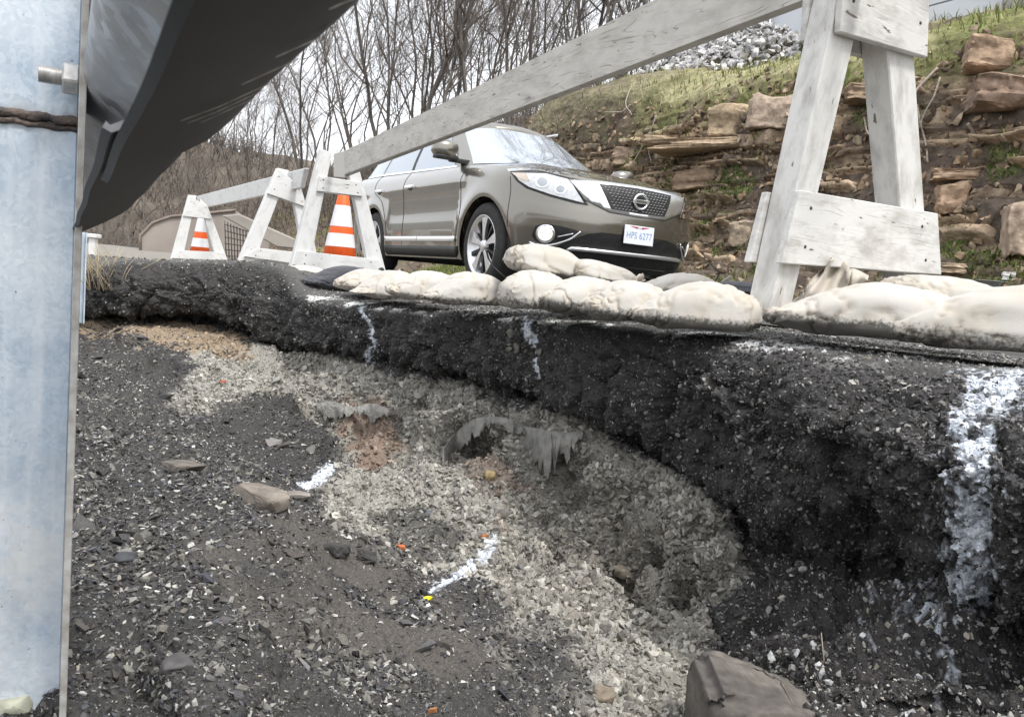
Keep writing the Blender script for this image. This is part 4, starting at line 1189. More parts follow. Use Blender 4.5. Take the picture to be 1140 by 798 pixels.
# slack folded cloth behind the barricade foot
def cloth_fold(pts_px, d0, d1, label):
    n = 40; m = 46
    A = np.array(pts_px, float)
    V = np.zeros((n, m, 3))
    for i in range(n):
        t = i / (n - 1)
        for j in range(m):
            s = j / (m - 1)
            p = (1 - s) * ((1 - t) * A[0] + t * A[1]) + s * ((1 - t) * A[3] + t * A[2])
            dd = d0 + (d1 - d0) * t + .030 * math.sin(s * 15 + 2.2 * t) + .018 * math.sin(s * 31 + t * 5) + .02 * math.sin(t * 9 + s * 4)
            V[i, j] = at(p[0] + 5 * math.sin(s * 11 + t * 3), p[1] + 4 * math.sin(s * 13 + t * 7) - 3 * math.sin(s * 6), dd)
    c = V.reshape(-1, 3).mean(0)
    me = np_mesh('cloth', V.reshape(-1, 3) - c, None, grid_quads(n, m))
    set_col(me, np.tile(np.array([[.02, .5, 0]]), (n * m, 1)))
    o = link('folded_cloth', me, M_BAG); o.location = Vector(c)
    sm = o.modifiers.new('thick', 'SOLIDIFY'); sm.thickness = .006
    tag(o, label, 'sack cloth')
cloth_fold([(866,346),(922,292),(962,302),(958,346)], 2.24, 2.36, 'tan folded empty sack cloth under the near barricade plate')
# ------------------------------------------------------------------ hillside: rock cut at right, wooded slope at left
M_HILL = mat_attr('hillside', rough=.95, bump=.7, bscale=14, dist=.05, var=.35, vscale=9)
M_STONE = mat_attr('sandstone', rough=.9, bump=.6, bscale=22, dist=.02, var=.3, vscale=16)
CUT = np.array([(6.4,-.02),(6.9,.10),(7.5,.32),(7.9,.75),(8.15,1.25),(8.35,1.8),(8.45,2.35),(8.6,2.9),(8.85,3.35),(9.6,3.75),(11.2,4.2),(13,4.6),(20,5.2),(60,6)])
SLO = np.array([(6.4,-.02),(7.0,.15),(7.6,.45),(8.2,.85),(8.8,1.4),(9.5,2.0),(10.2,2.6),(11,3.1),(12.2,3.8),(14,4.7),(18,6.6),(26,10.2),(45,17),(110,24)])
hden = [10, 16, 34, 40, 40, 40, 36, 30, 22, 16, 12, 10, 10]
ht = np.concatenate([k + np.arange(n) / n for k, n in enumerate(hden)] + [[13.0]])
hs_ = np.concatenate([np.arange(-14, 2.5, .5), np.arange(2.5, 17, .032), np.arange(17, 40, .3), np.arange(40, 170, 2.5)])
pc, ps = catmull(CUT, ht), catmull(SLO, ht)
S2, T2 = np.meshgrid(hs_, ht, indexing='ij')
bl = sstep(15, 21, S2 + .6 * vnoise(np.stack([T2, S2 * .2, T2 * 0], -1), 4))
Uu = pc[None, :, 0] * (1 - bl) + ps[None, :, 0] * bl
Zz = pc[None, :, 1] * (1 - bl) + ps[None, :, 1] * bl
Zz = Zz * (1 + .035 * vnoise(np.stack([S2 * .25, T2 * 0, T2 * 0], -1), 12) * sstep(0, 4, T2))
Zz = Zz * (1 + .15 * sstep(9.5, 13.5, S2) * (1 - bl) * sstep(1, 4, T2))
HP = RD * S2[..., None] + ND * Uu[..., None] + UP * Zz[..., None]
HN = grid_normals(HP)
if (HN @ UP).mean() < 0: HN = -HN
rockz = sstep(.35, .7, Zz) * (1 - sstep(2.5, 3.2, Zz)) * (1 - sstep(12.5, 15.5, S2))
edges = np.array([-1, .3, .42, .52, .63, .72, .84, 1.0, 1.08, 1.16, 1.28, 1.42, 1.5, 1.62, 1.70, 1.78, 1.92, 2.02, 2.10, 2.16, 2.42, 2.5, 2.6, 2.74, 2.9, 3.1, 9])
zq = Zz + .10 * vnoise(np.stack([S2 * .5, Zz * 0, Zz * 0], -1), 6) + .04 * vnoise(np.stack([S2 * 2.2, Zz * 2, Zz * 0], -1), 7)
ly = np.clip(np.searchsorted(edges, zq) - 1, 0, len(edges) - 2)
wid = .25 + .8 * _h(ly, ly * 0, ly * 0, 71)
sq = (S2 + .10 * vnoise(np.stack([S2 * 3, Zz * 4, Zz * 0], -1), 8)) / wid + 9.7 * _h(ly, ly * 0 + 3, ly * 0, 72)
bk = np.floor(sq).astype(int); fx = sq - bk
hb = _h(ly, bk, bk * 0, 73); hc = _h(ly, bk, bk * 0 + 5, 74)
ge = np.minimum(np.minimum(fx, 1 - fx) * wid * .7, np.minimum(zq - edges[ly], edges[ly + 1] - zq))
isrock = sstep(.40, .5, hb * .6 + .4 * (fbm(HP * .9, 3, 75) * .5 + .5)) * rockz
prot = (hc - .35) * .26 + .07 * (_h(ly, ly * 0, ly * 0, 76) - .4)
dsp = isrock * (prot * sstep(0, .04, ge) - .07 * (1 - sstep(0, .03, ge))) + isrock * .03 * fbm(HP * 6, 4, 77)
dsp += (1 - isrock) * (.10 * fbm(HP * 1.6, 4, 78) + .04 * fbm(HP * 7, 3, 79)) * sstep(.05, .4, Zz)
HD = HP + HN * dsp[..., None] * np.where(T2 < 12, 1, .5)[..., None]
HN2 = grid_normals(HD)
if (HN2 @ UP).mean() < 0: HN2 = -HN2
hcol = np.zeros(HD.shape); hcol[:] = (.10, .077, .06)
g1 = fbm(HP * 1.3, 4, 81); g2_ = fbm(HP * .7 + 4, 3, 82)
hcol *= (1 + .5 * fbm(HP * 3, 3, 83))[..., None]
def hb_(c, m):
    global hcol
    hcol = hcol * (1 - m[..., None]) + np.array(c) * m[..., None]
rc = np.stack([.30 + .13 * hc, .225 + .10 * hc, .155 + .07 * hc], -1) * (.75 + .5 * _h(ly, bk, bk * 0 + 9, 84))[..., None]
rm = isrock * (.45 + .55 * sstep(-.25, .15, fbm(HP * 2.2, 3, 85)))
hcol = hcol * (1 - rm[..., None]) + rc * rm[..., None]
grassm = sstep(-.25, .2, g1 + .5 * sstep(2.6, 3.6, Zz) - .25) * sstep(.62, .85, HN2 @ UP) * (1 - bl * .8)
grassm = np.maximum(grassm, sstep(2.5, 3.1, Zz) * (1 - bl) * .85 * sstep(-.5, -.1, g1))
grassm *= 1 - .8 * sstep(10.2, 12.6, S2 + .8 * g2_)
hb_((.15, .165, .05), grassm * .9)
hb_((.34, .31, .18), (1 - .7 * sstep(10.8, 13.2, S2)) * sstep(3.0, 3.4, Zz) * (1 - bl) * sstep(-.2, .2, g2_) * .8)
hb_((.11, .125, .045), sstep(.05, .3, fbm(HP * 1.7, 3, 91)) * sstep(.3, .6, Zz) * (1 - sstep(2.6, 3, Zz)) * (1 - isrock) * .7)
hb_((.14, .15, .06), (1 - sstep(.1, .4, Zz)) * sstep(-.1, .2, g1) * .8)
hb_((.15, .115, .085), bl * .7)
hb_((.17, .18, .06), bl * sstep(.15, .4, g2_) * (1 - sstep(2.2, 3.2, Zz)) * .9)
hme = np_mesh('hillside', HD.reshape(-1, 3), None, grid_quads(*S2.shape))
set_col(hme, hcol.reshape(-1, 3).clip(.01, .6))
link('hillside', hme, M_HILL)['kind'] = 'structure'
hbv = BVHTree.FromPolygons([Vector(v) for v in HD.reshape(-1, 3)], grid_quads(*S2.shape).tolist())
def hill_hit(px, py):
    d = at(px, py, 1.0) - CAM; d /= np.linalg.norm(d)
    h = hbv.ray_cast(Vector(CAM), Vector(d))
    return (np.array(h[0]), np.array(h[1]), (np.array(h[0]) - CAM) @ cf) if h[0] is not None else None
def hill_z(x, y):
    h = hbv.ray_cast(Vector((x, y, 60)), Vector((0, 0, -1)))
    return h[0][2] if h[0] is not None else 0.0

# rock crumbs and soil clods on the cut
he1 = HD[1:, :-1] - HD[:-1, :-1]; he2 = HD[:-1, 1:] - HD[:-1, :-1]
harea = np.linalg.norm(np.cross(he1, he2), axis=-1)
def hscat(w, n):
    w = (harea * w[:-1, :-1]).ravel(); w = w / w.sum()
    k = rng.choice(len(w), n, p=w); i, j = np.divmod(k, harea.shape[1])
    f, g = rng.random(n), rng.random(n)
    return HD[i, j] + he1[i, j] * f[:, None] + he2[i, j] * g[:, None], HN2[i, j], i, j
reg = ((S2 > 2.5) & (S2 < 16.5)).astype(float)
wr = reg * sstep(.05, .3, Zz) * (1 - sstep(3.0, 3.6, Zz))
p, nn, i, j = hscat(wr, 9000)
RK = np.array([(.30,.215,.14),(.24,.175,.12),(.36,.28,.2),(.17,.125,.09),(.12,.09,.065)])
c = RK[rng.integers(0, 5, len(p))] * rng.uniform(.6, 1.2, (len(p), 1))
chips('cut_face_rubble', p, nn, .03 + .16 * rng.random(len(p)) ** 3.2, c, M_STONE, .5, .15)

# blocks of sandstone standing out of the cut, each its own stone
def rough_block(name, px, py, wpx, hpx, depth, label, rot=0., col=(.34,.255,.17), push=.0, cat='rock', grp='sandstone blocks in the rock cut'):
    h = hill_hit(px, py)
    if h is None: return
    c, n, d = h; c = c - n * depth * .18
    w, hh = wpx * d / FPX, hpx * d / FPX
    bm = bmesh.new()
    bmesh.ops.create_cube(bm, size=1)
    bmesh.ops.bevel(bm, geom=bm.edges[:], offset=.05, segments=1, affect='EDGES')
    bmesh.ops.subdivide_edges(bm, edges=bm.edges[:], cuts=9, use_grid_fill=True)
    ex = np.array([cr[0], cr[1], 0]); ex /= np.linalg.norm(ex); ex = ex * math.cos(.35) - np.array([-ex[1], ex[0], 0]) * math.sin(.35)
    ey = np.array([-ex[1], ex[0], 0])
    ct_, st_ = math.cos(rot), math.sin(rot)
    o3 = rng.uniform(0, 50, 3)
    co = np.array([v.co[:] for v in bm.verts])
    co = co + .16 * np.stack([fbm(co * 1.7 + o3 + 7 * q, 4, 5 + q) for q in range(3)], -1) + .03 * fbm(co * 9 + o3, 3, 9)[:, None]
    bz_ = np.round(co[:, 2] * 4 + .6 * fbm(co * 1.3 + o3, 2, 19)); co[:, :2] *= (1 + .16 * (_h(bz_.astype(int), (bz_ * 0).astype(int), (bz_ * 0).astype(int), int(o3[0] * 100)) - .5))[:, None]
    X, Y, Z = co[:, 0] * w, co[:, 1] * depth, co[:, 2] * hh
    X, Z = X * ct_ - Z * st_, X * st_ + Z * ct_
    W = X[:, None] * ex + Y[:, None] * ey + Z[:, None] * UP
    for v, q in zip(bm.verts, W): v.co = Vector(q)
    me = bpy.data.meshes.new(name); bm.to_mesh(me); bm.free()
    for q in me.polygons: q.use_smooth = True
    me.set_sharp_from_angle(angle=math.radians(35))
    cc = np.array(col) * np.array([.92, .93, .96]) * (1 + .45 * fbm(co * 3 + o3, 3, 3))[:, None]
    set_col(me, cc)
    o = link(name, me, M_STONE); o.location = Vector(c + n * push)
    tag(o, label, cat, grp)
rough_block('sandstone_block', 812, 138, 44, 34, .5, 'tan square-cut rock block left of its grey twin on the ledge', .02, (.36,.275,.18), .05)
rough_block('sandstone_block', 858, 131, 46, 38, .5, 'pinkish grey rock block beside the white barricade leg', .03, (.36,.28,.21), .05)
rough_block('sandstone_slab', 800, 164, 130, 11, .7, 'long thin overhanging stone slab under the two square blocks', .06, (.40,.30,.20), .16)
rough_block('sandstone_slab', 740, 158, 40, 12, .5, 'short stone slab at the left end of the ledge', .05, (.36,.27,.18), .12)
rough_block('sandstone_block', 1098, 64, 46, 34, .6, 'big tan boulder high in the grass at upper right', -.1, (.36,.255,.17), .08)
rough_block('sandstone_block', 1112, 108, 62, 30, .6, 'brown cracked rock outcrop under the tan boulder', -.05, (.25,.175,.125), .1)
rough_block('sandstone_block', 1134, 258, 26, 56, .4, 'upright pale rock at the right picture edge', .1, (.38,.29,.21), .1)
rough_block('sandstone_block', 966, 108, 44, 18, .5, 'flat brown rock showing between the barricade legs', 0, (.27,.195,.13), .1)
rough_block('sandstone_block', 1066, 196, 46, 12, .4, 'layered tan rock right of the barricade leg', .05, (.38,.27,.18), .08)
rough_block('sandstone_block', 1058, 222, 30, 34, .4, 'cracked tan rock beside the barricade plate corner', .08, (.36,.25,.165), .06)
rough_block('sandstone_block', 1056, 298, 30, 10, .3, 'small flat tan stone at the foot of the cut', 0, (.42,.32,.22), .04)
rough_block('sandstone_block', 1098, 316, 40, 9, .3, 'grey flat stone lying in the roadside grass', 0, (.30,.30,.28), .03)
rough_block('sandstone_block', 1122, 62 + 246, 12, 9, .15, 'small white stone in the roadside grass at right', 0, (.6,.58,.54), .03)
rough_block('sandstone_block', 826, 262, 28, 30, .3, 'crumbling pale rock behind the barricade back plate', 0, (.33,.26,.19), .05)
rough_block('sandstone_block', 780, 200, 60, 22, .4, 'shaly brown rock under the ledge, right of the car', .12, (.25,.18,.12), .04)
rough_block('sandstone_block', 700, 175, 34, 20, .3, 'brown rock just above the car hood', .1, (.27,.2,.14), .04)

# grass and weeds
M_GRASS = mat_attr('grass_blades', rough=.7, bump=0, var=.25, vscale=3)
def blades(name, p, n, hmin, hmax, cols, w=.012, bend=.6, kind='stuff'):
    N_ = len(p); h = rng.uniform(hmin, hmax, N_); az = rng.uniform(0, 2 * PI, N_)
    dv = np.stack([np.cos(az), np.sin(az), np.zeros(N_)], -1); sd_ = np.stack([-np.sin(az), np.cos(az), np.zeros(N_)], -1)
    ww = (w * rng.uniform(.6, 1.4, N_))[:, None]
    b = (bend * rng.uniform(.2, 1.2, N_))[:, None]
    up = UP * .8 + n * .3
    m = p + (up * .55 + dv * .2 * b) * h[:, None]; t = p + (up * .9 + dv * .75 * b) * h[:, None]
    V = np.stack([p - sd_ * ww, p + sd_ * ww, m + sd_ * ww * .7, m - sd_ * ww * .7, t], 1).reshape(-1, 3)
    k = np.arange(N_)[:, None] * 5
    Q = k + np.array([[0, 1, 2, 3]]); T = k + np.array([[3, 2, 4]])
    c = cols[rng.integers(0, len(cols), N_)] * rng.uniform(.7, 1.3, (N_, 1))
    me = np_mesh(name, V, T, Q, False); set_col(me, np.repeat(c, 5, 0))
    return tag(link(name, me, M_GRASS), kind=kind)
GR = np.array([(.13,.17,.04),(.17,.19,.05),(.10,.14,.035),(.24,.22,.10),(.30,.26,.14)])
wg = reg * grassm * sstep(1.2, 2.2, Zz)
p, n, i, j = hscat(wg, 40000); blades('grass', p, n, .05, .16, GR, .008, 1.0)
p, n, i, j = hscat(reg * sstep(3.0, 3.5, Zz) * (1 - bl) * (1 - .8 * sstep(10.8, 13.2, S2)), 16000); blades('dry_grass', p, n, .04, .14, np.array([(.34,.30,.17),(.26,.24,.10),(.20,.21,.07)]), .008, 1.3)
p, n, i, j = hscat(reg * (1 - sstep(.15, .5, Zz)) * sstep(-.3, .1, g1), 12000); blades('verge_grass', p, n, .04, .14, GR[:4], .006, .9)
p, n, i, j = hscat(reg * sstep(.3, .6, Zz) * (1 - sstep(2.4, 2.8, Zz)) * sstep(.0, .25, fbm(HP * 1.7, 3, 91)), 22000); blades('ledge_moss', p, n, .02, .07, GR[:3], .010, 1.2)

# pale hanging roots and fallen sticks on the bank, each its own stick
M_ROOT = mat_noise('pale_root', (.42,.37,.31), (.28,.24,.2), 30, .85)
def stick(pts_px, r, label, lift=.07):
    P = []
    for x, y in pts_px:
        h = hill_hit(x, y)
        if h is None: return
        P.append(h[0] + h[1] * lift)
    P = np.array(P); t = np.linspace(0, len(P) - 1, 24); P = catmull(P, t)
    P = P + .012 * np.stack([vnoise(P * 5 + q * 9, 3) for q in range(3)], -1)
    c = P.mean(0); mb = MB(); mb.tube(P - c, np.linspace(r, r * .5, 24), 6)
    o = mb.build('bare_root', M_ROOT); o.location = Vector(c)
    tag(o, label, 'root', 'pale roots and sticks on the cut')
stick([(1045,82),(1022,108),(1032,150),(1036,185)], .018, 'long pale root curving down the cut right of the barricade')
stick([(1050,88),(1042,112),(1030,138),(1034,150)], .012, 'second pale root hanging beside the long curved one')
stick([(704,118),(694,126),(676,128)], .016, 'short pale stick high above the car hood')
stick([(726,150),(712,170),(700,186)], .014, 'pale forked stick leaning over the car hood, left of the ledge')
stick([(733,132),(724,160),(728,184),(726,196)], .012, 'thin pale root dangling below the ledge end')
stick([(704,100),(700,116),(706,132)], .012, 'thin upright root above the car hood')
stick([(1084,140),(1090,145),(1096,150)], .02, 'short broken pale root stub at right of the curved roots')
stick([(960,128),(972,150),(984,166)], .012, 'thin brown root seen between the barricade legs')

# ------------------------------------------------------------------ white wall, stone heap
M_WALL = mat_noise('white_wall_panel', (.60,.62,.66), (.55,.57,.61), .8, .5)
M_WPOST = mat_noise('grey_wall_post', (.36,.34,.31), (.26,.25,.23), 5, .8)
M_SEAM = mat_plain('panel_seam', (.42,.44,.48), .6)
def wbox(name, s0, s1, u0_, u1, z0, z1, mat, parent, bev=.0):
    bm = bmesh.new()
    c = rd((s0 + s1) / 2, (u0_ + u1) / 2, (z0 + z1) / 2) - world_loc(parent)
    prism_box(bm, c, RD * (s1 - s0) / 2, ND * (u1 - u0_) / 2, UP * (z1 - z0) / 2, bev)
    return from_bm(name, bm, mat, parent)
wall = empty('panel_wall', rd(8, 13.2, 4.4)); tag(wall, 'tall white panelled wall with grey posts above the rock cut at upper right', 'wall')
zs = [4.0, 5.55, 7.1, 8.8]
for a, b in zip(zs[:-1], zs[1:]):
    for s0, s1 in ((-3, 4.0), (4.01, 7.95), (7.97, 11.8), (11.82, 13.3)):
        wbox('wall_panel', s0, s1, 13.2, 13.3, a + .012, b - .012, M_WALL, wall, .006)
wbox('panel_backing', -3, 13.3, 13.302, 13.36, 4, 8.8, M_SEAM, wall)
for s in (4.0, 7.96, 11.81, 13.42): wbox('wall_post', s - .11, s + .11, 12.98, 13.19, 3.8, 9, M_WPOST, wall, .01)

n = 1500
a = rng.uniform(0, 2 * PI, n); r = np.sqrt(rng.random(n))
hs0, hu0 = 12.6, 11.6
sx = hs0 + r * np.cos(a) * 2.9; su = hu0 + r * np.sin(a) * 1.25
hz = .95 * (1 - r ** 1.6) * rng.uniform(.75, 1.0, n) * (.8 + .35 * vnoise(np.stack([sx, su, su * 0], -1), 3))
P = np.array([rd(x, y, 0) for x, y in zip(sx, su)]); P[:, 2] = [hill_z(q[0], q[1]) for q in P]; P[:, 2] += hz
ST = np.array([(.46,.45,.44),(.38,.37,.37),(.55,.54,.52),(.30,.30,.31)])
chips('stone_heap', P, np.tile(UP, (n, 1)), rng.uniform(.12, .27, n), ST[rng.integers(0, 4, n)] * rng.uniform(.8, 1.2, (n, 1)), M_STONE, .2, .2)

# ------------------------------------------------------------------ bare wood
M_BARK = mat_noise('bark', (.075,.065,.058), (.15,.135,.12), 6, .95, stretch=(1, 1, .25))
M_TWIG = mat_noise('twigs', (.105,.088,.076), (.18,.155,.135), 2, .95)
def bare_tree(seed, H, spread, lean):
    r = np.random.default_rng(seed)
    trunk, tw = MB(), MB()
    def grow(p, d, L, rad, lvl, mbk):
        n = {0: 12, 1: 7, 2: 5, 3: 4}[lvl]
        P = [p]; dd = d.copy()
        for k in range(n):
            dd = dd + r.normal(size=3) * (.10 if lvl == 0 else .20) + UP * (.05 if lvl == 0 else .10)
            dd /= np.linalg.norm(dd); P.append(P[-1] + dd * L / n)
        P = np.array(P)
        rr = np.linspace(rad, rad * (.25 if lvl == 0 else .35), n + 1)
        mbk.tube(P, rr, {0: 8, 1: 5, 2: 3, 3: 3}[lvl])
        if lvl == 3: return
        nb = {0: r.integers(12, 17), 1: r.integers(5, 8), 2: r.integers(3, 5)}[lvl]
        for b in range(nb):
            t = r.uniform(.28 if lvl == 0 else .15, 1.0)
            q = np.array([np.interp(t * n, np.arange(n + 1), P[:, k]) for k in range(3)])
            tg = P[min(int(t * n) + 1, n)] - P[int(min(t * n, n - 1))]; tg /= np.linalg.norm(tg) + 1e-9
            s = r.normal(size=3); s -= tg * (s @ tg); s /= np.linalg.norm(s)
            an = r.uniform(.45, 1.0) if lvl == 0 else r.uniform(.35, .95)
            nd = tg * math.cos(an) + s * math.sin(an) * spread; nd /= np.linalg.norm(nd)
            LL = L * (r.uniform(.22, .48) * (1.25 - .6 * t) if lvl == 0 else r.uniform(.32, .62))
            grow(q, nd, LL, max(.006, np.interp(t * n, np.arange(n + 1), rr) * r.uniform(.38, .6)), lvl + 1, tw)
    grow(np.zeros(3), np.array([lean, 0, 1.0]), H, H * .0065, 0, trunk)
    return trunk.mesh('trunk'), tw.mesh('branches')
PROT = [bare_tree(s, h, sp, l) for s, h, sp, l in ((1, 11, 1.0, .05), (2, 9, 1.2, -.08), (3, 12.5, .9, .02), (4, 8, 1.1, .12), (5, 10, 1.3, -.03), (6, 13, 1.0, .06))]
for t_, b_ in PROT: t_.materials.append(M_BARK); b_.materials.append(M_TWIG)
def place_tree(s, u, sc, k, label, grp='bare trees on the wooded slope'):
    q = rd(s, u); q[2] = hill_z(q[0], q[1]) - .1
    r = empty('bare_tree', q, rng.uniform(0, 2 * PI)); r.scale = (sc, sc, sc * rng.uniform(.9, 1.15))
    tag(r, label, 'tree', grp)
    for nm, me in zip(('trunk', 'branches'), PROT[k]):
        o = bpy.data.objects.new(nm, me); COL.objects.link(o); o.parent = r
GEN = 'one of the bare leafless trees of the wood on the hillside'
cnt = 0
while cnt < 125:
    px = rng.uniform(165, 760); u = 9.8 + 26 * rng.random() ** 1.5
    azr = math.radians(29.4) + math.atan((px - 570) / FPX)
    rng_ = u / math.sin(azr); s = rng_ * math.cos(azr)
    if s < 19 or s > 80 or (s < 24 and u < 11): continue
    place_tree(s, u, rng.uniform(.65, 1.15), int(rng.integers(0, 6)), GEN); cnt += 1
cnt = 0
while cnt < 85:
    s, u = rng.uniform(68, 130), rng.uniform(-90, 30)
    q = rd(s, u); px_ = proj(q)[0]
    if px_ < 60 or px_ > 420: continue
    h = ridge_bvh.ray_cast(Vector((q[0], q[1], 90)), Vector((0, 0, -1)))
    if h[0] is None: continue
    r = empty('bare_tree', (q[0], q[1], h[0][2] - .2), rng.uniform(0, 6.28)); k = int(rng.integers(0, 6)); sc = rng.uniform(.8, 1.3); r.scale = (sc, sc, sc)
    tag(r, 'one of the far bare trees on the ridge beyond the road bend', 'tree', 'bare trees on the far ridge')
    for nm, me in zip(('trunk', 'branches'), PROT[k]):
        o = bpy.data.objects.new(nm, me); COL.objects.link(o); o.parent = r
    cnt += 1
# thicket of thin stems under the trees
mb_p, mb_n = [], []
w_ = ((S2 > 13.5) & (S2 < 62)).astype(float) * sstep(.35, 1.2, Zz) * (1 - sstep(6, 11, Zz)) * np.maximum(sstep(.1, .5, bl), .8 * (S2 > 13.5) * (Zz < 3.0))
p, n, i, j = hscat(w_ / np.maximum(12, S2), 3600)
mb = MB()
for q in range(len(p)):
    h = rng.uniform(.5, 2.4) * (.6 if S2[i[q], 0] < 16 else 1); d = rng.normal(size=3) * .4; d[2] = 1
    m = p[q] + d * h * .5; e = m + (d + rng.normal(size=3) * .5) * h * .45
    if q % 3: e[2] -= h * .15
    r = .006 + .004 * rng.random() + S2[i[q], 0] * .00012
    mb.tube([p[q], m, e], [r, r * .8, r * .4], 3)
    for _ in range(3):
        b = p[q] + (m - p[q]) * rng.uniform(.5, 1.0); ee = b + (rng.normal(size=3) * .5 + d * .4) * h * .35
        mb.tube([b, ee], [r * .6, r * .3], 3)
tag(mb.build('thicket', M_TWIG), kind='stuff')
mb = MB(); cnt = 0
while cnt < 1700:
    s, u = rng.uniform(66, 125), rng.uniform(-60, 22)
    q = rd(s, u)
    h = ridge_bvh.ray_cast(Vector((q[0], q[1], 90)), Vector((0, 0, -1)))
    if h[0] is None or not (70 < proj(q)[0] < 420): cnt += .2; continue
    b = np.array(h[0]) - UP * .1; cnt += 1
    for _ in range(3):
        d = rng.normal(size=3) * .45; d[2] = 1; hh = rng.uniform(1.2, 4.2)
        mb.tube([b, b + d * hh * .5, b + (d + rng.normal(size=3) * .3) * hh], [.035, .028, .014], 3)
tag(mb.build('far_thicket', M_TWIG), kind='stuff')
# fallen leaves on the wooded slope
p, n, i, j = hscat(((S2 > 11) & (S2 < 45)).astype(float) * bl * (1 - sstep(6, 10, Zz)), 14000)
blades('leaf_litter', p, n, .03, .09, np.array([(.22,.15,.09),(.17,.12,.08),(.27,.2,.13)]), .03, 2.0)

# ------------------------------------------------------------------ far end of the road
M_CONC = mat_noise('weathered_concrete', (.25,.23,.205), (.34,.315,.28), 1.5, .9, bump=.3, bscale=12)
M_CONCP = mat_noise('pinkish_concrete', (.27,.235,.21), (.35,.31,.275), .8, .9)
M_DARKRIM = mat_noise('rusty_rim', (.17,.135,.115), (.26,.215,.185), 3, .9)
def px_wall(name, poly, d, thick, mat, label, cat, rim=None, headn=None):
    nrm = headn if headn is not None else RD
    p0 = at(poly[0][0], poly[0][1], d)
    r = empty(name, p0); tag(r, label, cat)
    bm = bmesh.new(); poly_prism(bm, [on_plane(x, y, p0, nrm) - p0 for x, y in poly], nrm * thick, .02); from_bm('wall_face', bm, mat, r)
    if rim:
        mb = MB(); P = np.array([on_plane(x, y, p0, nrm) - nrm * .03 - p0 for x, y in rim]); mb.tube(P, .045, 8); mb.build('rim', M_DARKRIM, r)
px_wall('concrete_headwall', [(156,289),(156,262),(170,248),(190,241),(262,234),(300,262),(300,290)], 24, .5, M_CONCP, 'pinkish concrete wall with dark rounded rim beyond the far barricade', 'wall', [(156,289),(156,262),(170,248),(190,241),(225,238),(262,234)])
px_wall('concrete_parapet', [(246,240),(266,238),(328,266),(328,277),(308,275)], 13.5, .35, M_CONC, 'low grey concrete parapet beam sloping down behind the far barricade', 'parapet', headn=rdir(10)[0])
# wire fence under the parapet
M_WIRE = mat_plain('fence_wire', (.16, .14, .12), .6, .6)
fp = at(252, 262, 13.9); r = empty('wire_fence', fp); tag(r, 'rusty wire fence panel between two barricade frames under the parapet', 'fence')
mb = MB()
for k in range(8): mb.tube(np.array([at(250 + k * 3.4, 246 + k * 1.6, 13.9), at(252 + k * 3.2, 290, 13.9)]) - fp, .010, 4)
mb.build('upright_wires', M_WIRE, r)
mb = MB()
for k in range(6): mb.tube(np.array([at(250, 250 + k * 7, 13.92), at(277, 258 + k * 5.6, 13.92)]) - fp, .008, 4)
mb.build('cross_wires', M_WIRE, r)
bm = bmesh.new(); b0 = at(103, 292, 8.0); h = .24
prism_box(bm, UP * .12, (.032, 0, 0), (0, .032, 0), UP * .12, .004)
r = empty('marker_post', b0); tag(r, 'short white capped marker post beside the dry weeds at left', 'post'); from_bm('shaft', bm, M_FAR, r)
bm = bmesh.new(); prism_box(bm, UP * .262, (.055, 0, 0), (0, .055, 0), UP * .02, .006); from_bm('cap', bm, M_FAR, r)
# next guardrail post along the line
pq = at(95, 300, 4.6); r = empty('guardrail_post', pq); tag(r, 'next guardrail post in the weeds, small and far beyond the near blue-grey one', 'guardrail post')
for nm, du in (('front_flange', .0), ('rear_flange', -.15)):
    bm = bmesh.new(); prism_box(bm, ND * du + UP * -.05, RD * .05, ND * .004, UP * .26, .001); from_bm(nm, bm, M_POST, r)
bm = bmesh.new(); prism_box(bm, ND * -.075 + UP * -.05, RD * .003, ND * .069, UP * .26, .001); from_bm('web', bm, M_POST, r)
# dry weeds by the post
mb = MB()
M_STRAW = mat_noise('straw', (.48,.40,.27), (.36,.29,.19), 40, .9)
P0 = at(98, 318, 4.7)
for k in range(70):
    b = P0 + np.array([rng.uniform(-.16, .14), rng.uniform(-.1, .3), -.02]); h = rng.uniform(.08, .30); d = rng.normal(size=3) * .35; d[2] = 1
    mb.tube(np.array([b, b + d * h * .6, b + d * h + np.array([d[0], d[1], -.1]) * h * .4]) - P0, [.0022, .0018, .001], 4)
o = mb.build('dry_weeds', M_STRAW); o.location = Vector(P0); tag(o, 'tuft of dry straw-coloured weeds at the foot of the far guardrail post', 'weeds')
# ------------------------------------------------------------------ the car (X forward, Y to its left, Z up; origin on the ground under the front axle)
CARP, CARA = np.array([0.475, 7.557, 0.0]), -1.0583
M_PAINT = mat_noise('champagne_grey_paint', (.20,.185,.158), (.22,.205,.175), 3, .24, .8, coat=1.0, spec=.5)
M_BLK = mat_noise('black_plastic', (.012,.012,.012), (.022,.022,.022), 30, .5)
M_GAP = mat_plain('panel_gap', (.006,.006,.006), .8)
M_CHR = mat_plain('chrome', (.88,.89,.90), .24, .9)
M_SATIN = mat_noise('satin_silver', (.62,.62,.63), (.74,.74,.75), 30, .28, .9)
M_TYRE = mat_noise('tyre_rubber', (.018,.018,.018), (.032,.031,.030), 20, .75)
M_PLATE = mat_plain('plate_white', (.72,.74,.78), .4)
M_PBLUE = mat_plain('plate_blue', (.16,.30,.50), .5)
M_PRED = mat_plain('plate_red', (.45,.03,.04), .5)
M_AMB = mat_plain('amber_lens', (.62,.53,.45), .2)
M_BOWL = mat_noise('lamp_reflector', (.62,.63,.65), (.78,.79,.80), 25, .35, .25)
M_PROJ = mat_plain('projector_glass', (.45,.48,.52), .1)
M_LAMP = mat_plain('lit_fog_lamp', (.95,.90,.80), .25, emit=.28)
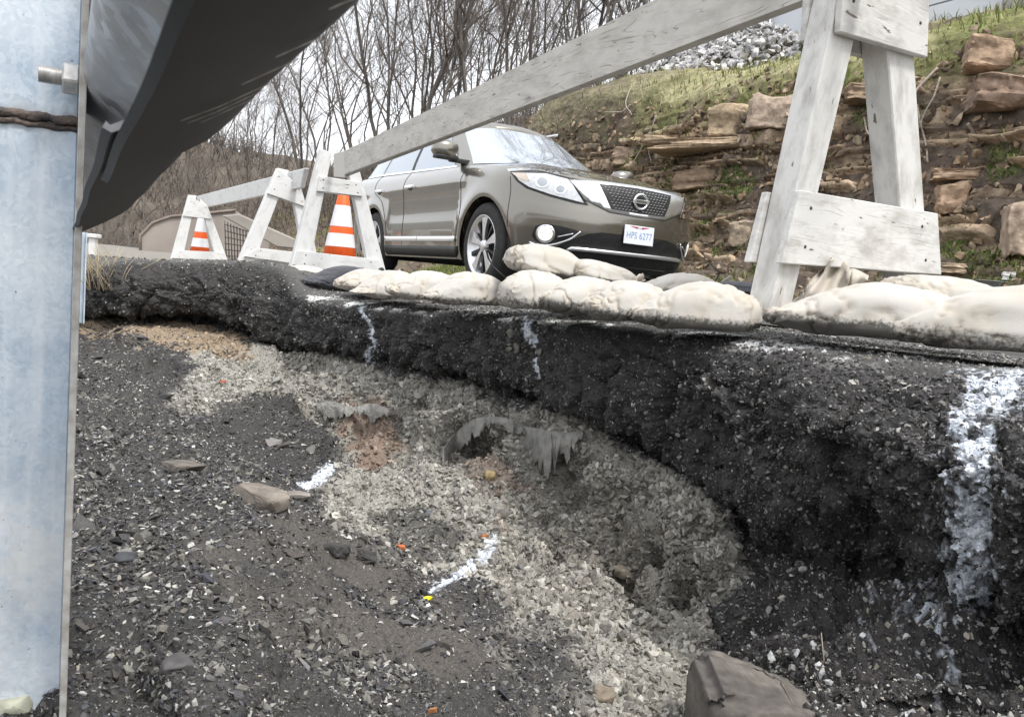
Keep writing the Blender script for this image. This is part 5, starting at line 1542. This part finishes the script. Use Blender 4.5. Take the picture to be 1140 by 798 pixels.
def glass_mat(name, base, ior, rough=.03, metal=0.0):
    m, N, L, B = new_mat(name)
    B.inputs['Base Color'].default_value = (*base, 1); B.inputs['Roughness'].default_value = rough
    B.inputs['IOR'].default_value = ior; B.inputs['Metallic'].default_value = metal; B.inputs['Specular Tint'].default_value = (1, 1, 1, 1)
    return m
M_WIN = glass_mat('window_glass', (.40,.44,.48), 1.6, .03, .75)
M_WSH = glass_mat('windscreen_glass', (.58,.63,.68), 1.6, .05, .8)
m_, N_, L_, B_ = new_mat('lamp_lens'); M_LENS = m_
B_.inputs['Transmission Weight'].default_value = 1.0; B_.inputs['Roughness'].default_value = .02; B_.inputs['IOR'].default_value = 1.12

car = empty('parked_car', CARP, CARA)
tag(car, 'grey-beige metallic sport utility car on the road behind the sandbags', 'car')
ca, sa = math.cos(CARA), math.sin(CARA)
def to_car(P):
    q = np.asarray(P) - CARP
    return np.stack([ca * q[..., 0] + sa * q[..., 1], -sa * q[..., 0] + ca * q[..., 1], q[..., 2]], -1)

FX = lambda z: np.interp(z, [.20,.27,.34,.42,.52,.62,.70,.76,.84,.90,.945,.975], [.78,.86,.905,.935,.965,.972,.962,.948,.938,.925,.90,.87])
YH = lambda z, zt: .962 - .05 * np.clip((.42 - z) / .20, 0, 1.2) ** 2 - .075 * np.clip((z - (zt - .16)) / .16, 0, 1) ** 2.2 - .012 * np.clip((.62 - z) / .2, 0, 1)
ZT = lambda x: np.interp(x, [-4.1,-3.2,-2.0,-.9,-.5,-.2,.1,.4,.6,.75,.86,.93], [1.20,1.185,1.16,1.135,1.125,1.108,1.083,1.05,1.02,.995,.975,.965])
A_F, N_F, A_R = .98, 2.7, .55
XR = lambda z: np.interp(z, [.25,.5,.8,1.2], [-3.98,-4.06,-4.05,-3.95])
def plan(zf, ztop):
    """half outline from nose centre to tail centre for nose profile height zf"""
    ph = np.linspace(0, PI / 2, 400)
    xf, xr = FX(zf), XR(zf)
    fx_, fy = (xf - A_F) + A_F * np.cos(ph) ** (2 / N_F), np.sin(ph) ** (2 / N_F)
    rx_, ry = (xr + A_R) - A_R * np.cos(ph[::-1]) ** (2 / 3.2), np.sin(ph[::-1]) ** (2 / 3.2)
    X = np.concatenate([fx_, rx_]); Y = np.concatenate([fy, ry])
    return X, Y
NSF = 64; NSS = 150; NSR = 26
def ring(v):
    # v in 0..1 from sill to shoulder
    X, Y = plan(.20 + .775 * v, 1)
    d = np.r_[0, np.cumsum(np.hypot(np.diff(X), np.diff(Y * .95)))]
    kf = 399; kr = 400
    t = np.concatenate([np.linspace(0, d[kf], NSF, endpoint=False), np.linspace(d[kf], d[kr], NSS, endpoint=False), np.linspace(d[kr], d[-1], NSR)])
    x, yn = np.interp(t, d, X), np.interp(t, d, Y)
    ztop = ZT(x); zbot = np.interp(x, [-4.1,-3.6,-2.9,-.6,.4,.8,.95], [.34,.28,.255,.255,.24,.22,.22])
    z = zbot + (ztop - zbot) * v
    y = yn * YH(z, ztop)
    return np.stack([x, y, z], -1)
vs = np.concatenate([np.linspace(0, .8, 32, endpoint=False), np.linspace(.8, 1, 14)])
RG = np.array([ring(v) for v in vs])                       # (nv, ns, 3)
# fender flare lines: slight swelling round the wheels, crease along the doors
def shape_side(P):
    x, y, z = P[..., 0], P[..., 1], P[..., 2]
    for wx in (0.0, -2.9):
        r = np.hypot(x - wx, z - .383)
        y = y + .022 * np.exp(-((r - .47) / .10) ** 2) * np.sign(y) * (np.abs(y) > .5)
    y = y - .016 * np.exp(-((z - .70) / .16) ** 2) * ((x < -.55) & (x > -2.4)) * np.sign(y)
    y = y + .010 * np.exp(-((z - .98) / .05) ** 2) * (x < -.4) * np.sign(y) * (np.abs(y) > .5)
    return np.stack([x, y, z], -1)
RG = shape_side(RG)
nv_, ns_ = RG.shape[:2]
full = np.concatenate([RG, RG[:, ::-1][:, 1:-1] * np.array([1, -1, 1])], 1)      # closed loop
nl = full.shape[1]
V = full.reshape(-1, 3).copy()
i, j = np.meshgrid(np.arange(nv_ - 1), np.arange(nl), indexing='ij')
Q = np.stack([i * nl + j, i * nl + (j + 1) % nl, (i + 1) * nl + (j + 1) % nl, (i + 1) * nl + j], -1).reshape(-1, 4)
RA = .435
def cut_arches(V, Q):
    keep = np.ones(len(Q), bool)
    for wx in (0.0, -2.9):
        ins = (np.hypot(V[:, 0] - wx, V[:, 2] - .375) < RA) & (np.abs(V[:, 1]) > .55)
        keep &= ~ins[Q].all(1)
    Q = Q[keep]; used = np.zeros(len(V), bool); used[Q.ravel()] = True
    for wx in (0.0, -2.9):
        dx, dz = V[:, 0] - wx, V[:, 2] - .375; r = np.hypot(dx, dz)
        m = used & (r < RA) & (np.abs(V[:, 1]) > .55)
        V[m, 0] = wx + dx[m] / r[m] * RA; V[m, 2] = .375 + dz[m] / r[m] * RA
    return V, Q
V, Q = cut_arches(V, Q)
# bonnet and scuttle: across from shoulder to shoulder
top = RG[-1]; kc = int(np.argmin(np.abs(top[:, 0] + 1.0)))
jj = np.linspace(-1, 1, 41)
cw = .085 * sstep(.96, -.1, top[:kc + 1, 0])
HB = np.stack([np.repeat(top[:kc + 1, 0][:, None], 41, 1), top[:kc + 1, 1][:, None] * jj, top[:kc + 1, 2][:, None] + cw[:, None] * (1 - np.abs(jj) ** 2.4) + (.012 * np.exp(-((np.abs(jj) - .55) / .10) ** 2)) * sstep(.8, .2, top[:kc + 1, 0])[:, None]], -1)
# greenhouse
NG = 12
ws = np.linspace(0, 1, NG)
def gring(w):
    X, Y = [], []
    ph = np.linspace(0, PI / 2, 60)
    xf = -.30 - .98 * w - .0 * w * w; xr = -4.02 + .42 * w; a = .62 - .12 * w
    fx_, fy = (xf - a) + a * np.cos(ph) ** (2 / 2.6), np.sin(ph) ** (2 / 2.6)
    rx_, ry = (xr + .5) - .5 * np.cos(ph[::-1]) ** (2 / 3), np.sin(ph[::-1]) ** (2 / 3)
    mx_ = np.linspace(fx_[-1], rx_[0], 60)[1:-1]
    x = np.concatenate([fx_, mx_, rx_]); yn = np.concatenate([fy, np.ones(58), ry])
    zb = ZT(x) - .02 + .075 * (1 - yn ** 2) * (x > -1.5)
    zr = np.interp(x, [-3.7,-3.2,-2.4,-1.8,-1.3,-1.0], [1.60,1.675,1.715,1.71,1.675,1.655])
    z = zb + (zr - zb) * w
    yw = .885 - .225 * w ** 1.25
    yw = yw * np.interp(x, [-4,-3,-1.5], [.93,.99,1.0])
    return np.stack([x, yn * yw, z], -1)
GR_ = np.array([gring(w) for w in ws]); ng = GR_.shape[1]
gfull = np.concatenate([GR_, GR_[:, ::-1][:, 1:-1] * np.array([1, -1, 1])], 1); gl = gfull.shape[1]
i, j = np.meshgrid(np.arange(NG - 1), np.arange(gl), indexing='ij')
GQ = np.stack([i * gl + j, i * gl + (j + 1) % gl, (i + 1) * gl + (j + 1) % gl, (i + 1) * gl + j], -1).reshape(-1, 4)
gt = GR_[-1]
RFm = np.stack([np.repeat(gt[:, 0][:, None], 31, 1), gt[:, 1][:, None] * np.linspace(-1, 1, 31), gt[:, 2][:, None] + .07 * (1 - np.abs(np.linspace(-1, 1, 31)) ** 2.2) * np.minimum(1, gt[:, 1] / .5)[:, None]], -1)

def car_mesh(name, chunks, mat, parent=None, smooth=True, ang=32):
    VV, QQ, off = [], [], 0
    for v, q in chunks: VV.append(v); QQ.append(q + off); off += len(v)
    V_ = np.concatenate(VV); Q_ = np.concatenate(QQ)
    me = np_mesh(name, V_, None, Q_, smooth)
    bm = bmesh.new(); bm.from_mesh(me)
    bmesh.ops.remove_doubles(bm, verts=bm.verts, dist=.0015)
    bmesh.ops.dissolve_degenerate(bm, edges=bm.edges, dist=.0004)
    loose = [v for v in bm.verts if not v.link_faces]
    bmesh.ops.delete(bm, geom=loose, context='VERTS')
    bmesh.ops.recalc_face_normals(bm, faces=bm.faces)
    bm.to_mesh(me); bm.free()
    for p_ in me.polygons: p_.use_smooth = True
    me.set_sharp_from_angle(angle=math.radians(ang))
    return link(name, me, mat, parent)
hq = grid_quads(*HB.shape[:2]); rq = grid_quads(*RFm.shape[:2])
body = car_mesh('body', [(V, Q), (HB.reshape(-1, 3), hq), (gfull.reshape(-1, 3), GQ), (RFm.reshape(-1, 3), rq)], M_PAINT, car)
# casting surface without the arch cuts
i, j = np.meshgrid(np.arange(nv_ - 1), np.arange(nl), indexing='ij')
Q0 = np.stack([i * nl + j, i * nl + (j + 1) % nl, (i + 1) * nl + (j + 1) % nl, (i + 1) * nl + j], -1).reshape(-1, 4)
VVc = np.concatenate([full.reshape(-1, 3), HB.reshape(-1, 3), gfull.reshape(-1, 3), RFm.reshape(-1, 3)])
o1 = len(full.reshape(-1, 3)); o2 = o1 + HB.size // 3; o3_ = o2 + gfull.size // 3
QQc = np.concatenate([Q0, hq + o1, GQ + o2, rq + o3_])
cbv = BVHTree.FromPolygons([Vector(v) for v in VVc], QQc.tolist())
CAMC = to_car(CAM)
def cast(o, d):
    h = cbv.ray_cast(Vector(o), Vector(d))
    if h[0] is None: return None
    n = np.array(h[1]); d = np.asarray(d)
    if n @ d > 0: n = -n
    return np.array(h[0]), n
def ray_front(a, b): return np.array([4.0, a, b]), np.array([-1.0, 0, 0])
def ray_side(a, b): return np.array([a, -4.0, b]), np.array([0, 1.0, 0])
def ray_px(a, b):
    d = at(a, b, 1.0) - CAM
    w = np.array([ca * d[0] + sa * d[1], -sa * d[0] + ca * d[1], d[2]]); return CAMC, w / np.linalg.norm(w)
def decal(name, poly, ray, mat, off=.004, h=.03, thick=.0, parent=None, mirror=False, hole=None, off_fn=None):
    """a sheet cut to the outline poly and laid on the body along the rays"""
    P = np.array(poly, float); n = len(P); B_ = []
    for k in range(n):
        a, b = P[k], P[(k + 1) % n]; m = max(1, int(np.hypot(*(b - a)) / h))
        B_ += [a + (b - a) * t / m for t in range(m)]
    B_ = np.array(B_); nb = len(B_)
    lo, hi = P.min(0), P.max(0)
    gx, gy = np.meshgrid(np.arange(lo[0] + h / 2, hi[0], h), np.arange(lo[1] + h / 2, hi[1], h))
    sd_ = poly_sd(gx, gy, B_); I_ = np.stack([gx[sd_ > h * .4], gy[sd_ > h * .4]], -1)
    allp = np.concatenate([B_, I_])
    r = geometry.delaunay_2d_cdt([Vector(q) for q in allp], [], [list(range(nb))], 1, 1e-6)
    pts = np.array([q[:] for q in r[0]]); tris = r[2]
    out, ok = np.zeros((len(pts), 3)), np.zeros(len(pts), bool)
    for k, (a, b) in enumerate(pts):
        hh = cast(*ray(a, b))
        if hh is not None: 
            out[k] = hh[0] + hh[1] * (off if off_fn is None else off_fn(a, b)); ok[k] = True
    tris = [t for t in tris if ok[list(t)].all()]
    if mirror: out = out * np.array([1, -1, 1]); tris = [t[::-1] for t in tris]
    bm = bmesh.new(); vv = [bm.verts.new(Vector(q)) for q in out]
    for t in tris:
        try: bm.faces.new([vv[q] for q in t])
        except ValueError: pass
    bmesh.ops.delete(bm, geom=[v for v in bm.verts if not v.link_faces], context='VERTS')
    me = bpy.data.meshes.new(name); bm.to_mesh(me); bm.free()
    for p_ in me.polygons: p_.use_smooth = True
    o = link(name, me, mat, parent or car)
    if thick:
        sm = o.modifiers.new('depth', 'SOLIDIFY'); sm.thickness = thick; sm.offset = 0
    return o
def both(*a, **k):
    return decal(*a, **k), decal(*a, mirror=True, **k)
def line_on(pts, ray, r, off=.0, n=40):
    P = catmull(np.array(pts, float), np.linspace(0, len(pts) - 1, n)); out = []
    for a, b in P:
        h = cast(*ray(a, b))
        if h is not None: out.append(h[0] + h[1] * off)
    return np.array(out)
def seam(name, pts, ray, r=.005, off=-.001, mat=None, mirror=True, parent=None):
    P = line_on(pts, ray, r, off)
    for sgn in ((1, -1) if mirror else (1,)):
        mb = MB(); mb.tube(P * np.array([1, sgn, 1]), r, 6); mb.build(name, mat or M_GAP, parent or car)

# glass
decal('windscreen', [(-.79,1.165),(-.55,1.19),(0,1.21),(.55,1.19),(.79,1.165),(.60,1.60),(.3,1.648),(0,1.66),(-.3,1.648),(-.60,1.60)], ray_front, M_WSH, .004, .06)
for poly in ([(-.86,1.155),(-1.36,1.53),(-1.5,1.575),(-1.93,1.60),(-1.93,1.175)], [(-2.01,1.178),(-2.01,1.60),(-2.7,1.60),(-2.86,1.195)], [(-2.95,1.20),(-2.80,1.595),(-3.25,1.57),(-3.5,1.24)]):
    both('window', poly, ray_side, M_WIN, .004, .08)
both('window_trim', [(-.80,1.135),(-.84,1.152),(-3.55,1.235),(-3.58,1.212)], ray_side, M_CHR, .007, .06)
both('pillar_cover', [(-1.935,1.172),(-1.935,1.60),(-2.005,1.60),(-2.005,1.175)], ray_side, M_BLK, .005, .06)
for x_ in (-.58, -.62): pass
# roof rails
for sgn in (1, -1):
    t = np.linspace(0, 1, 30); P = np.stack([-1.45 - 2.0 * t, np.full(30, sgn * .60), 1.745 + .02 * np.sin(PI * t)], -1)
    mb = MB(); mb.tube(P, .016, 8); mb.build('roof_rail', M_SATIN, car)

# lower black cladding, intake, chrome strip
decal('lower_intake', [(-.66,.40),(-.60,.455),(-.46,.53),(-.33,.555),(.33,.555),(.46,.53),(.60,.455),(.66,.40),(.70,.25),(-.70,.25)], ray_front, M_BLK, .003, .05)
decal('bumper_trim', [(-.60,.392),(-.56,.425),(.56,.425),(.60,.392),(.54,.398),(-.54,.398)], ray_front, M_CHR, .022, .05, .03)
both('sill_cladding', [(-.47,.245),(-.47,.375),(-2.43,.375),(-2.43,.245)], ray_side, M_BLK, .010, .06, .012)
both('sill_trim', [(-.53,.415),(-.53,.468),(-1.50,.470),(-1.50,.417)], ray_side, M_CHR, .014, .05, .014)
both('sill_trim', [(-1.515,.417),(-1.515,.470),(-2.42,.472),(-2.40,.418)], ray_side, M_CHR, .014, .05, .014)

# grille
decal('grille_surround', [(-.60,.945),(-.50,.80),(-.28,.722),(0,.712),(.28,.722),(.50,.80),(.60,.945),(.3,.963),(0,.967),(-.3,.963)], ray_front, M_CHR, .008, .035, .012)
gm = decal('grille', [(-.375,.935),(-.275,.745),(0,.738),(.275,.745),(.375,.935),(0,.945)], ray_front, M_BLK, .017, .03)
mb = MB()
for r_ in range(8):
    z = .762 + r_ * .0235
    for k in range(-12, 13):
        y = k * .034 + (.017 if r_ % 2 else 0)
        if abs(y) > .262 + (z - .745) * .5 - .02: continue
        if math.hypot(y, (z - .84) * 1.05) < .085: continue
        h = cast(*ray_front(y, z)); c = h[0] + np.array([.021, 0, 0])
        mb.tube([c + np.array([0, -.009, -.003]), c + np.array([0, .009, .003])], .0022, 4)
mb.build('grille_mesh', M_SATIN, gm)
# emblem: ring and bar with the name
c0 = cast(*ray_front(0, .84))[0] + np.array([.034, 0, 0])
em = empty('emblem', c0); em.parent = car
a = np.linspace(0, 2 * PI, 49); mb = MB(); mb.tube(np.stack([0 * a, np.cos(a) * .066, np.sin(a) * .060], -1), .0105, 8); mb.build('emblem_ring', M_CHR, em)
bm = bmesh.new(); prism_box(bm, (.004, 0, 0), (.007, 0, 0), (0, .082, 0), (0, 0, .0165), .003); from_bm('emblem_bar', bm, M_CHR, em)
def text(name, body, size, loc, mat, parent, ext=.001, sx=1.0, up=(0,0,1), right=(0,1,0)):
    cu_ = bpy.data.curves.new(name, 'FONT'); cu_.body = body; cu_.size = size; cu_.align_x = 'CENTER'; cu_.align_y = 'CENTER'; cu_.extrude = ext
    cu_.space_character = 1.08
    to = bpy.data.objects.new(name, cu_); COL.objects.link(to)
    bpy.context.view_layer.update()
    me = bpy.data.meshes.new_from_object(to.evaluated_get(bpy.context.evaluated_depsgraph_get()))
    bpy.data.objects.remove(to)
    co = np.zeros(len(me.vertices) * 3, np.float32); me.vertices.foreach_get('co', co); co = co.reshape(-1, 3)
    r_, u_ = np.array(right, float), np.array(up, float); n_ = np.cross(r_, u_)
    W = co[:, :1] * sx * r_ + co[:, 1:2] * u_ + co[:, 2:3] * n_
    me.vertices.foreach_set('co', np.ascontiguousarray(W, np.float32).ravel()); me.materials.clear()
    o = link(name, me, mat, parent); o.location = Vector(loc); return o
text('emblem_lettering', 'NISSAN', .026, (.0125, 0, 0), M_BLK, em, .0008, 1.05)
# licence plate
pc_ = cast(*ray_front(0, .575))[0] + np.array([.022, 0, -.012])
pn = np.array([1, 0, 0.0])
plo = empty('licence_plate', pc_); plo.parent = car
bm = bmesh.new(); prism_box(bm, (0, 0, 0), (.004, 0, 0), (0, .1525, 0), (0, 0, .0765), .003); from_bm('plate_sheet', bm, M_PLATE, plo)
for sy in (-1, 1):
    bm = bmesh.new(); poly_prism(bm, [(.0045, sy * .02, .068), (.0045, sy * .105, .068), (.0045, sy * .02, .052)], (.0008, 0, 0)); from_bm('plate_band', bm, M_PRED, plo)
text('plate_state', 'OHIO', .022, (.0045, 0, .058), M_PBLUE, plo, .0006, 1.0)
text('plate_number', 'HPS 6277', .078, (.0045, 0, -.006), M_PBLUE, plo, .0006, .80)
bm = bmesh.new(); prism_box(bm, (-.012, 0, 0), (.007, 0, 0), (0, .13, 0), (0, 0, .055), .003); from_bm('plate_bracket', bm, M_BLK, plo)

# headlights, fog lamps, mirrors: traced on the near side, mirrored to the other
HL = [(566,190.5),(580,189.5),(608,191.5),(634,198.5),(640,204),(655,229),(640,226.5),(612,219),(586,210),(575,202)]
for mir in (False, True):
    hl = decal('headlight', HL, ray_px, M_BLK, .003, 4.0, mirror=mir)
    inner = [(571,191.8),(608,193),(632,199.6),(637,205),(650,226),(613,216.5),(589,208),(578,201)]
    decal('reflector_bowl', inner, ray_px, M_BOWL, .005, 4.0, parent=hl, mirror=mir)
    decal('indicator', [(569,191.8),(586,192.6),(590,202),(580,201)], ray_px, M_AMB, .0075, 3.0, parent=hl, mirror=mir)
    for cx_, cy_, rr_ in ((604,203,6.5),(624,211,5.5)):
        a = np.arange(18) / 18 * 2 * PI
        decal('projector_rim', [(cx_ + rr_ * 1.25 * math.cos(q), cy_ + rr_ * math.sin(q)) for q in a], ray_px, M_CHR, .010, 2.5, parent=hl, mirror=mir)
        decal('projector', [(cx_ + rr_ * .85 * math.cos(q), cy_ + rr_ * .68 * math.sin(q)) for q in a], ray_px, M_PROJ, .014, 2.5, parent=hl, mirror=mir)
    decal('lens', HL, ray_px, M_LENS, .024, 4.0, parent=hl, mirror=mir)
    fr = decal('fog_recess', [(592,263),(596,252),(606,248.5),(630,253),(646,258),(632,267),(612,271.5),(597,269)], ray_px, M_BLK, .003, 3.0, mirror=mir)
    a = np.arange(24) / 24 * 2 * PI
    decal('fog_rim', [(607.5 + 10.6 * math.cos(q), 260 + 10.2 * math.sin(q)) for q in a], ray_px, M_SATIN, .008, 3.0, .008, parent=fr, mirror=mir)
    decal('fog_lamp', [(607.5 + 8.2 * math.cos(q), 260 + 7.8 * math.sin(q)) for q in a], ray_px, M_LAMP, .016, 3.0, parent=fr, mirror=mir)
    P = line_on([(590,269.5),(602,273),(618,271.5),(634,266),(646,258)], ray_px, 1, .012)
    mb = MB(); mb.tube(P * np.array([1, -1 if mir else 1, 1]), .008, 6); mb.build('fog_trim', M_CHR, fr)
    P = line_on([(621,263.5),(638,260)], ray_px, 1, .010, 8)
    mb = MB(); mb.tube(P * np.array([1, -1 if mir else 1, 1]), .006, 5); mb.build('fog_bar', M_SATIN, fr)
# panel gaps
seam('bonnet_gap', [(566,189.5),(600,189.5),(640,199.2),(690,209),(740,219)], ray_px, .0045, mirror=False)
seam('door_gap', [(-.50,1.12),(-.50,.9),(-.47,.7),(-.52,.5),(-.52,.38)], ray_side, .0045)
seam('door_gap', [(-1.97,1.16),(-1.97,.9),(-1.97,.6),(-1.96,.38)], ray_side, .0045)
seam('door_gap', [(-2.92,1.19),(-2.9,1.0),(-2.62,.86),(-2.44,.62),(-2.40,.38)], ray_side, .0045)
seam('bumper_gap', [(.36,.965),(.40,.86),(.425,.55)], ray_side, .004)
for x_, lab in ((-1.76, 0), (-2.72, 0)):
    for sgn in (1, -1):
        h = cast(*ray_side(x_, .99)); c = h[0]; 
        bm = bmesh.new(); prism_box(bm, c + np.array([0, -.022, 0]), (.105, 0, 0), (0, .009, 0), (0, 0, .017), .007, 2)
        prism_box(bm, c + np.array([.085, -.006, 0]), (.012, 0, 0), (0, .012, 0), (0, 0, .014), .003); prism_box(bm, c + np.array([-.085, -.006, 0]), (.012, 0, 0), (0, .012, 0), (0, 0, .014), .003)
        for v in bm.verts: v.co.y *= sgn
        from_bm('door_handle', bm, M_CHR, car, True)
        a = np.arange(16) / 16 * 2 * PI
        decal('handle_cup', [(x_ + .06 * math.cos(q), .985 + .034 * math.sin(q)) for q in a], ray_side, M_BLK, .003, .03, mirror=(sgn < 0))
for sgn in (1, -1):
    mi = empty('mirror', (-.74, sgn * -1.04, 1.275)); mi.parent = car
    n1, n2 = 22, 30
    th = np.linspace(-PI / 2, PI / 2, n1)[:, None]; ph = np.linspace(-PI, PI, n2, endpoint=False)[None]
    X = spow(np.cos(th), .7) * spow(np.cos(ph), .8) * .085; Y = spow(np.sin(th), .7) * np.ones_like(ph) * .135; Z = spow(np.cos(th), .7) * spow(np.sin(ph), .8) * .088
    X = np.where(X < -.03, -.03, X); Z = Z * (1 + .12 * Y / .135)
    W = np.stack([X + np.abs(Y) * -.15, Y, Z], -1).reshape(-1, 3)
    i, j = np.meshgrid(np.arange(n1 - 1), np.arange(n2), indexing='ij')
    q = np.stack([i * n2 + j, i * n2 + (j + 1) % n2, (i + 1) * n2 + (j + 1) % n2, (i + 1) * n2 + j], -1).reshape(-1, 4)
    link('mirror_housing', np_mesh('mirror_housing', W, None, q), M_PAINT, mi)
    lowm_ = W[:, 2] < -.045
    bm = bmesh.new(); prism_box(bm, (-.02, sgn * .155, -.085), (.045, 0, -.005), (0, .10, 0), (0, 0, .022), .014, 2); from_bm('mirror_arm', bm, M_BLK, mi, True)
    bm = bmesh.new(); prism_box(bm, (.01, 0, -.075), (.055, 0, 0), (0, .115, 0), (0, 0, .018), .015, 2); from_bm('mirror_base', bm, M_BLK, mi, True)
    bm = bmesh.new(); prism_box(bm, (-.047, 0, .005), (.003, 0, 0), (0, .105, 0), (0, 0, .065), .002); from_bm('mirror_glass', bm, M_WIN, mi)

# wheels and wheel houses
def wheel(x, sgn):
    w = empty('wheel', (x, sgn * .845, .383)); w.parent = car
    w.rotation_euler = (PI / 2 * (1 if sgn < 0 else -1), 0, 0)     # local +Z points outboard
    hw = .118
    V, q = lathe([(.262,-hw+.01),(.30,-hw),(.345,-hw+.004),(.372,-hw+.022),(.3825,-hw+.05),(.3835,0),(.3825,hw-.05),(.372,hw-.022),(.345,hw-.004),(.30,hw),(.272,hw-.006),(.262,hw-.014)], 64)
    link('tyre', np_mesh('tyre', V, None, q), M_TYRE, w)
    V, q = lathe([(.264,-hw+.01),(.25,0),(.25,hw-.05),(.266,hw-.016),(.272,hw-.004),(.268,hw-.001),(.258,hw-.008),(.245,hw-.04),(.20,hw-.09)], 64)
    link('rim', np_mesh('rim', V, None, q), M_SATIN, w)
    V, q = lathe([(.002,-.02),(.15,-.02),(.245,-.03)], 48); link('brake_disc', np_mesh('brake_disc', V, None, q), M_GAP, w)
    for k in range(5):
        for d_ in (-1, 1):
            a0 = k * 2 * PI / 5 + .3
            bm = bmesh.new()
            pin = lambda r, a: Vector((r * math.cos(a), r * math.sin(a), 0))
            if d_ < 0: pts = [pin(.052, a0 - .30), pin(.052, a0 + .30), pin(.15, a0 + .17), pin(.254, a0 + .235), pin(.258, a0 + .05), pin(.254, a0 - .20), pin(.15, a0 - .16)]
            else: pts = [pin(.052, a0 + .50), pin(.052, a0 + .76), pin(.15, a0 + .70), pin(.254, a0 + .72), pin(.254, a0 + .54), pin(.15, a0 + .56)]
            zo = hw - .022 if d_ < 0 else hw - .034
            poly_prism(bm, [p_ + Vector((0, 0, zo - .03)) for p_ in pts], (0, 0, .03), .004)
            from_bm('spoke', bm, M_SATIN if d_ < 0 else M_BLK, w)
    V, q = lathe([(.002,hw-.012),(.034,hw-.012),(.05,hw-.02),(.062,hw-.05)], 32); link('hub_cap', np_mesh('hub_cap', V, None, q), M_SATIN, w)
for x in (0.0, -2.9):
    for sgn in (-1, 1): wheel(x, sgn)
    for sgn in (-1, 1):
        a = np.linspace(-.35, PI + .35, 40); rows = []
        for r_, y_ in ((RA + .004, .93), (RA + .006, .60)): rows.append(np.stack([x + np.cos(a) * r_, np.full(40, sgn * y_), .375 + np.sin(a) * r_], -1))
        W = np.array(rows)
        link('wheel_house', np_mesh('wheel_house', W.reshape(-1, 3), None, grid_quads(2, 40)), M_GAP, car)
bm = bmesh.new(); prism_box(bm, (-1.5, 0, .33), (2.3, 0, 0), (0, .60, 0), (0, 0, .10), .03); from_bm('underbody', bm, M_GAP, car)
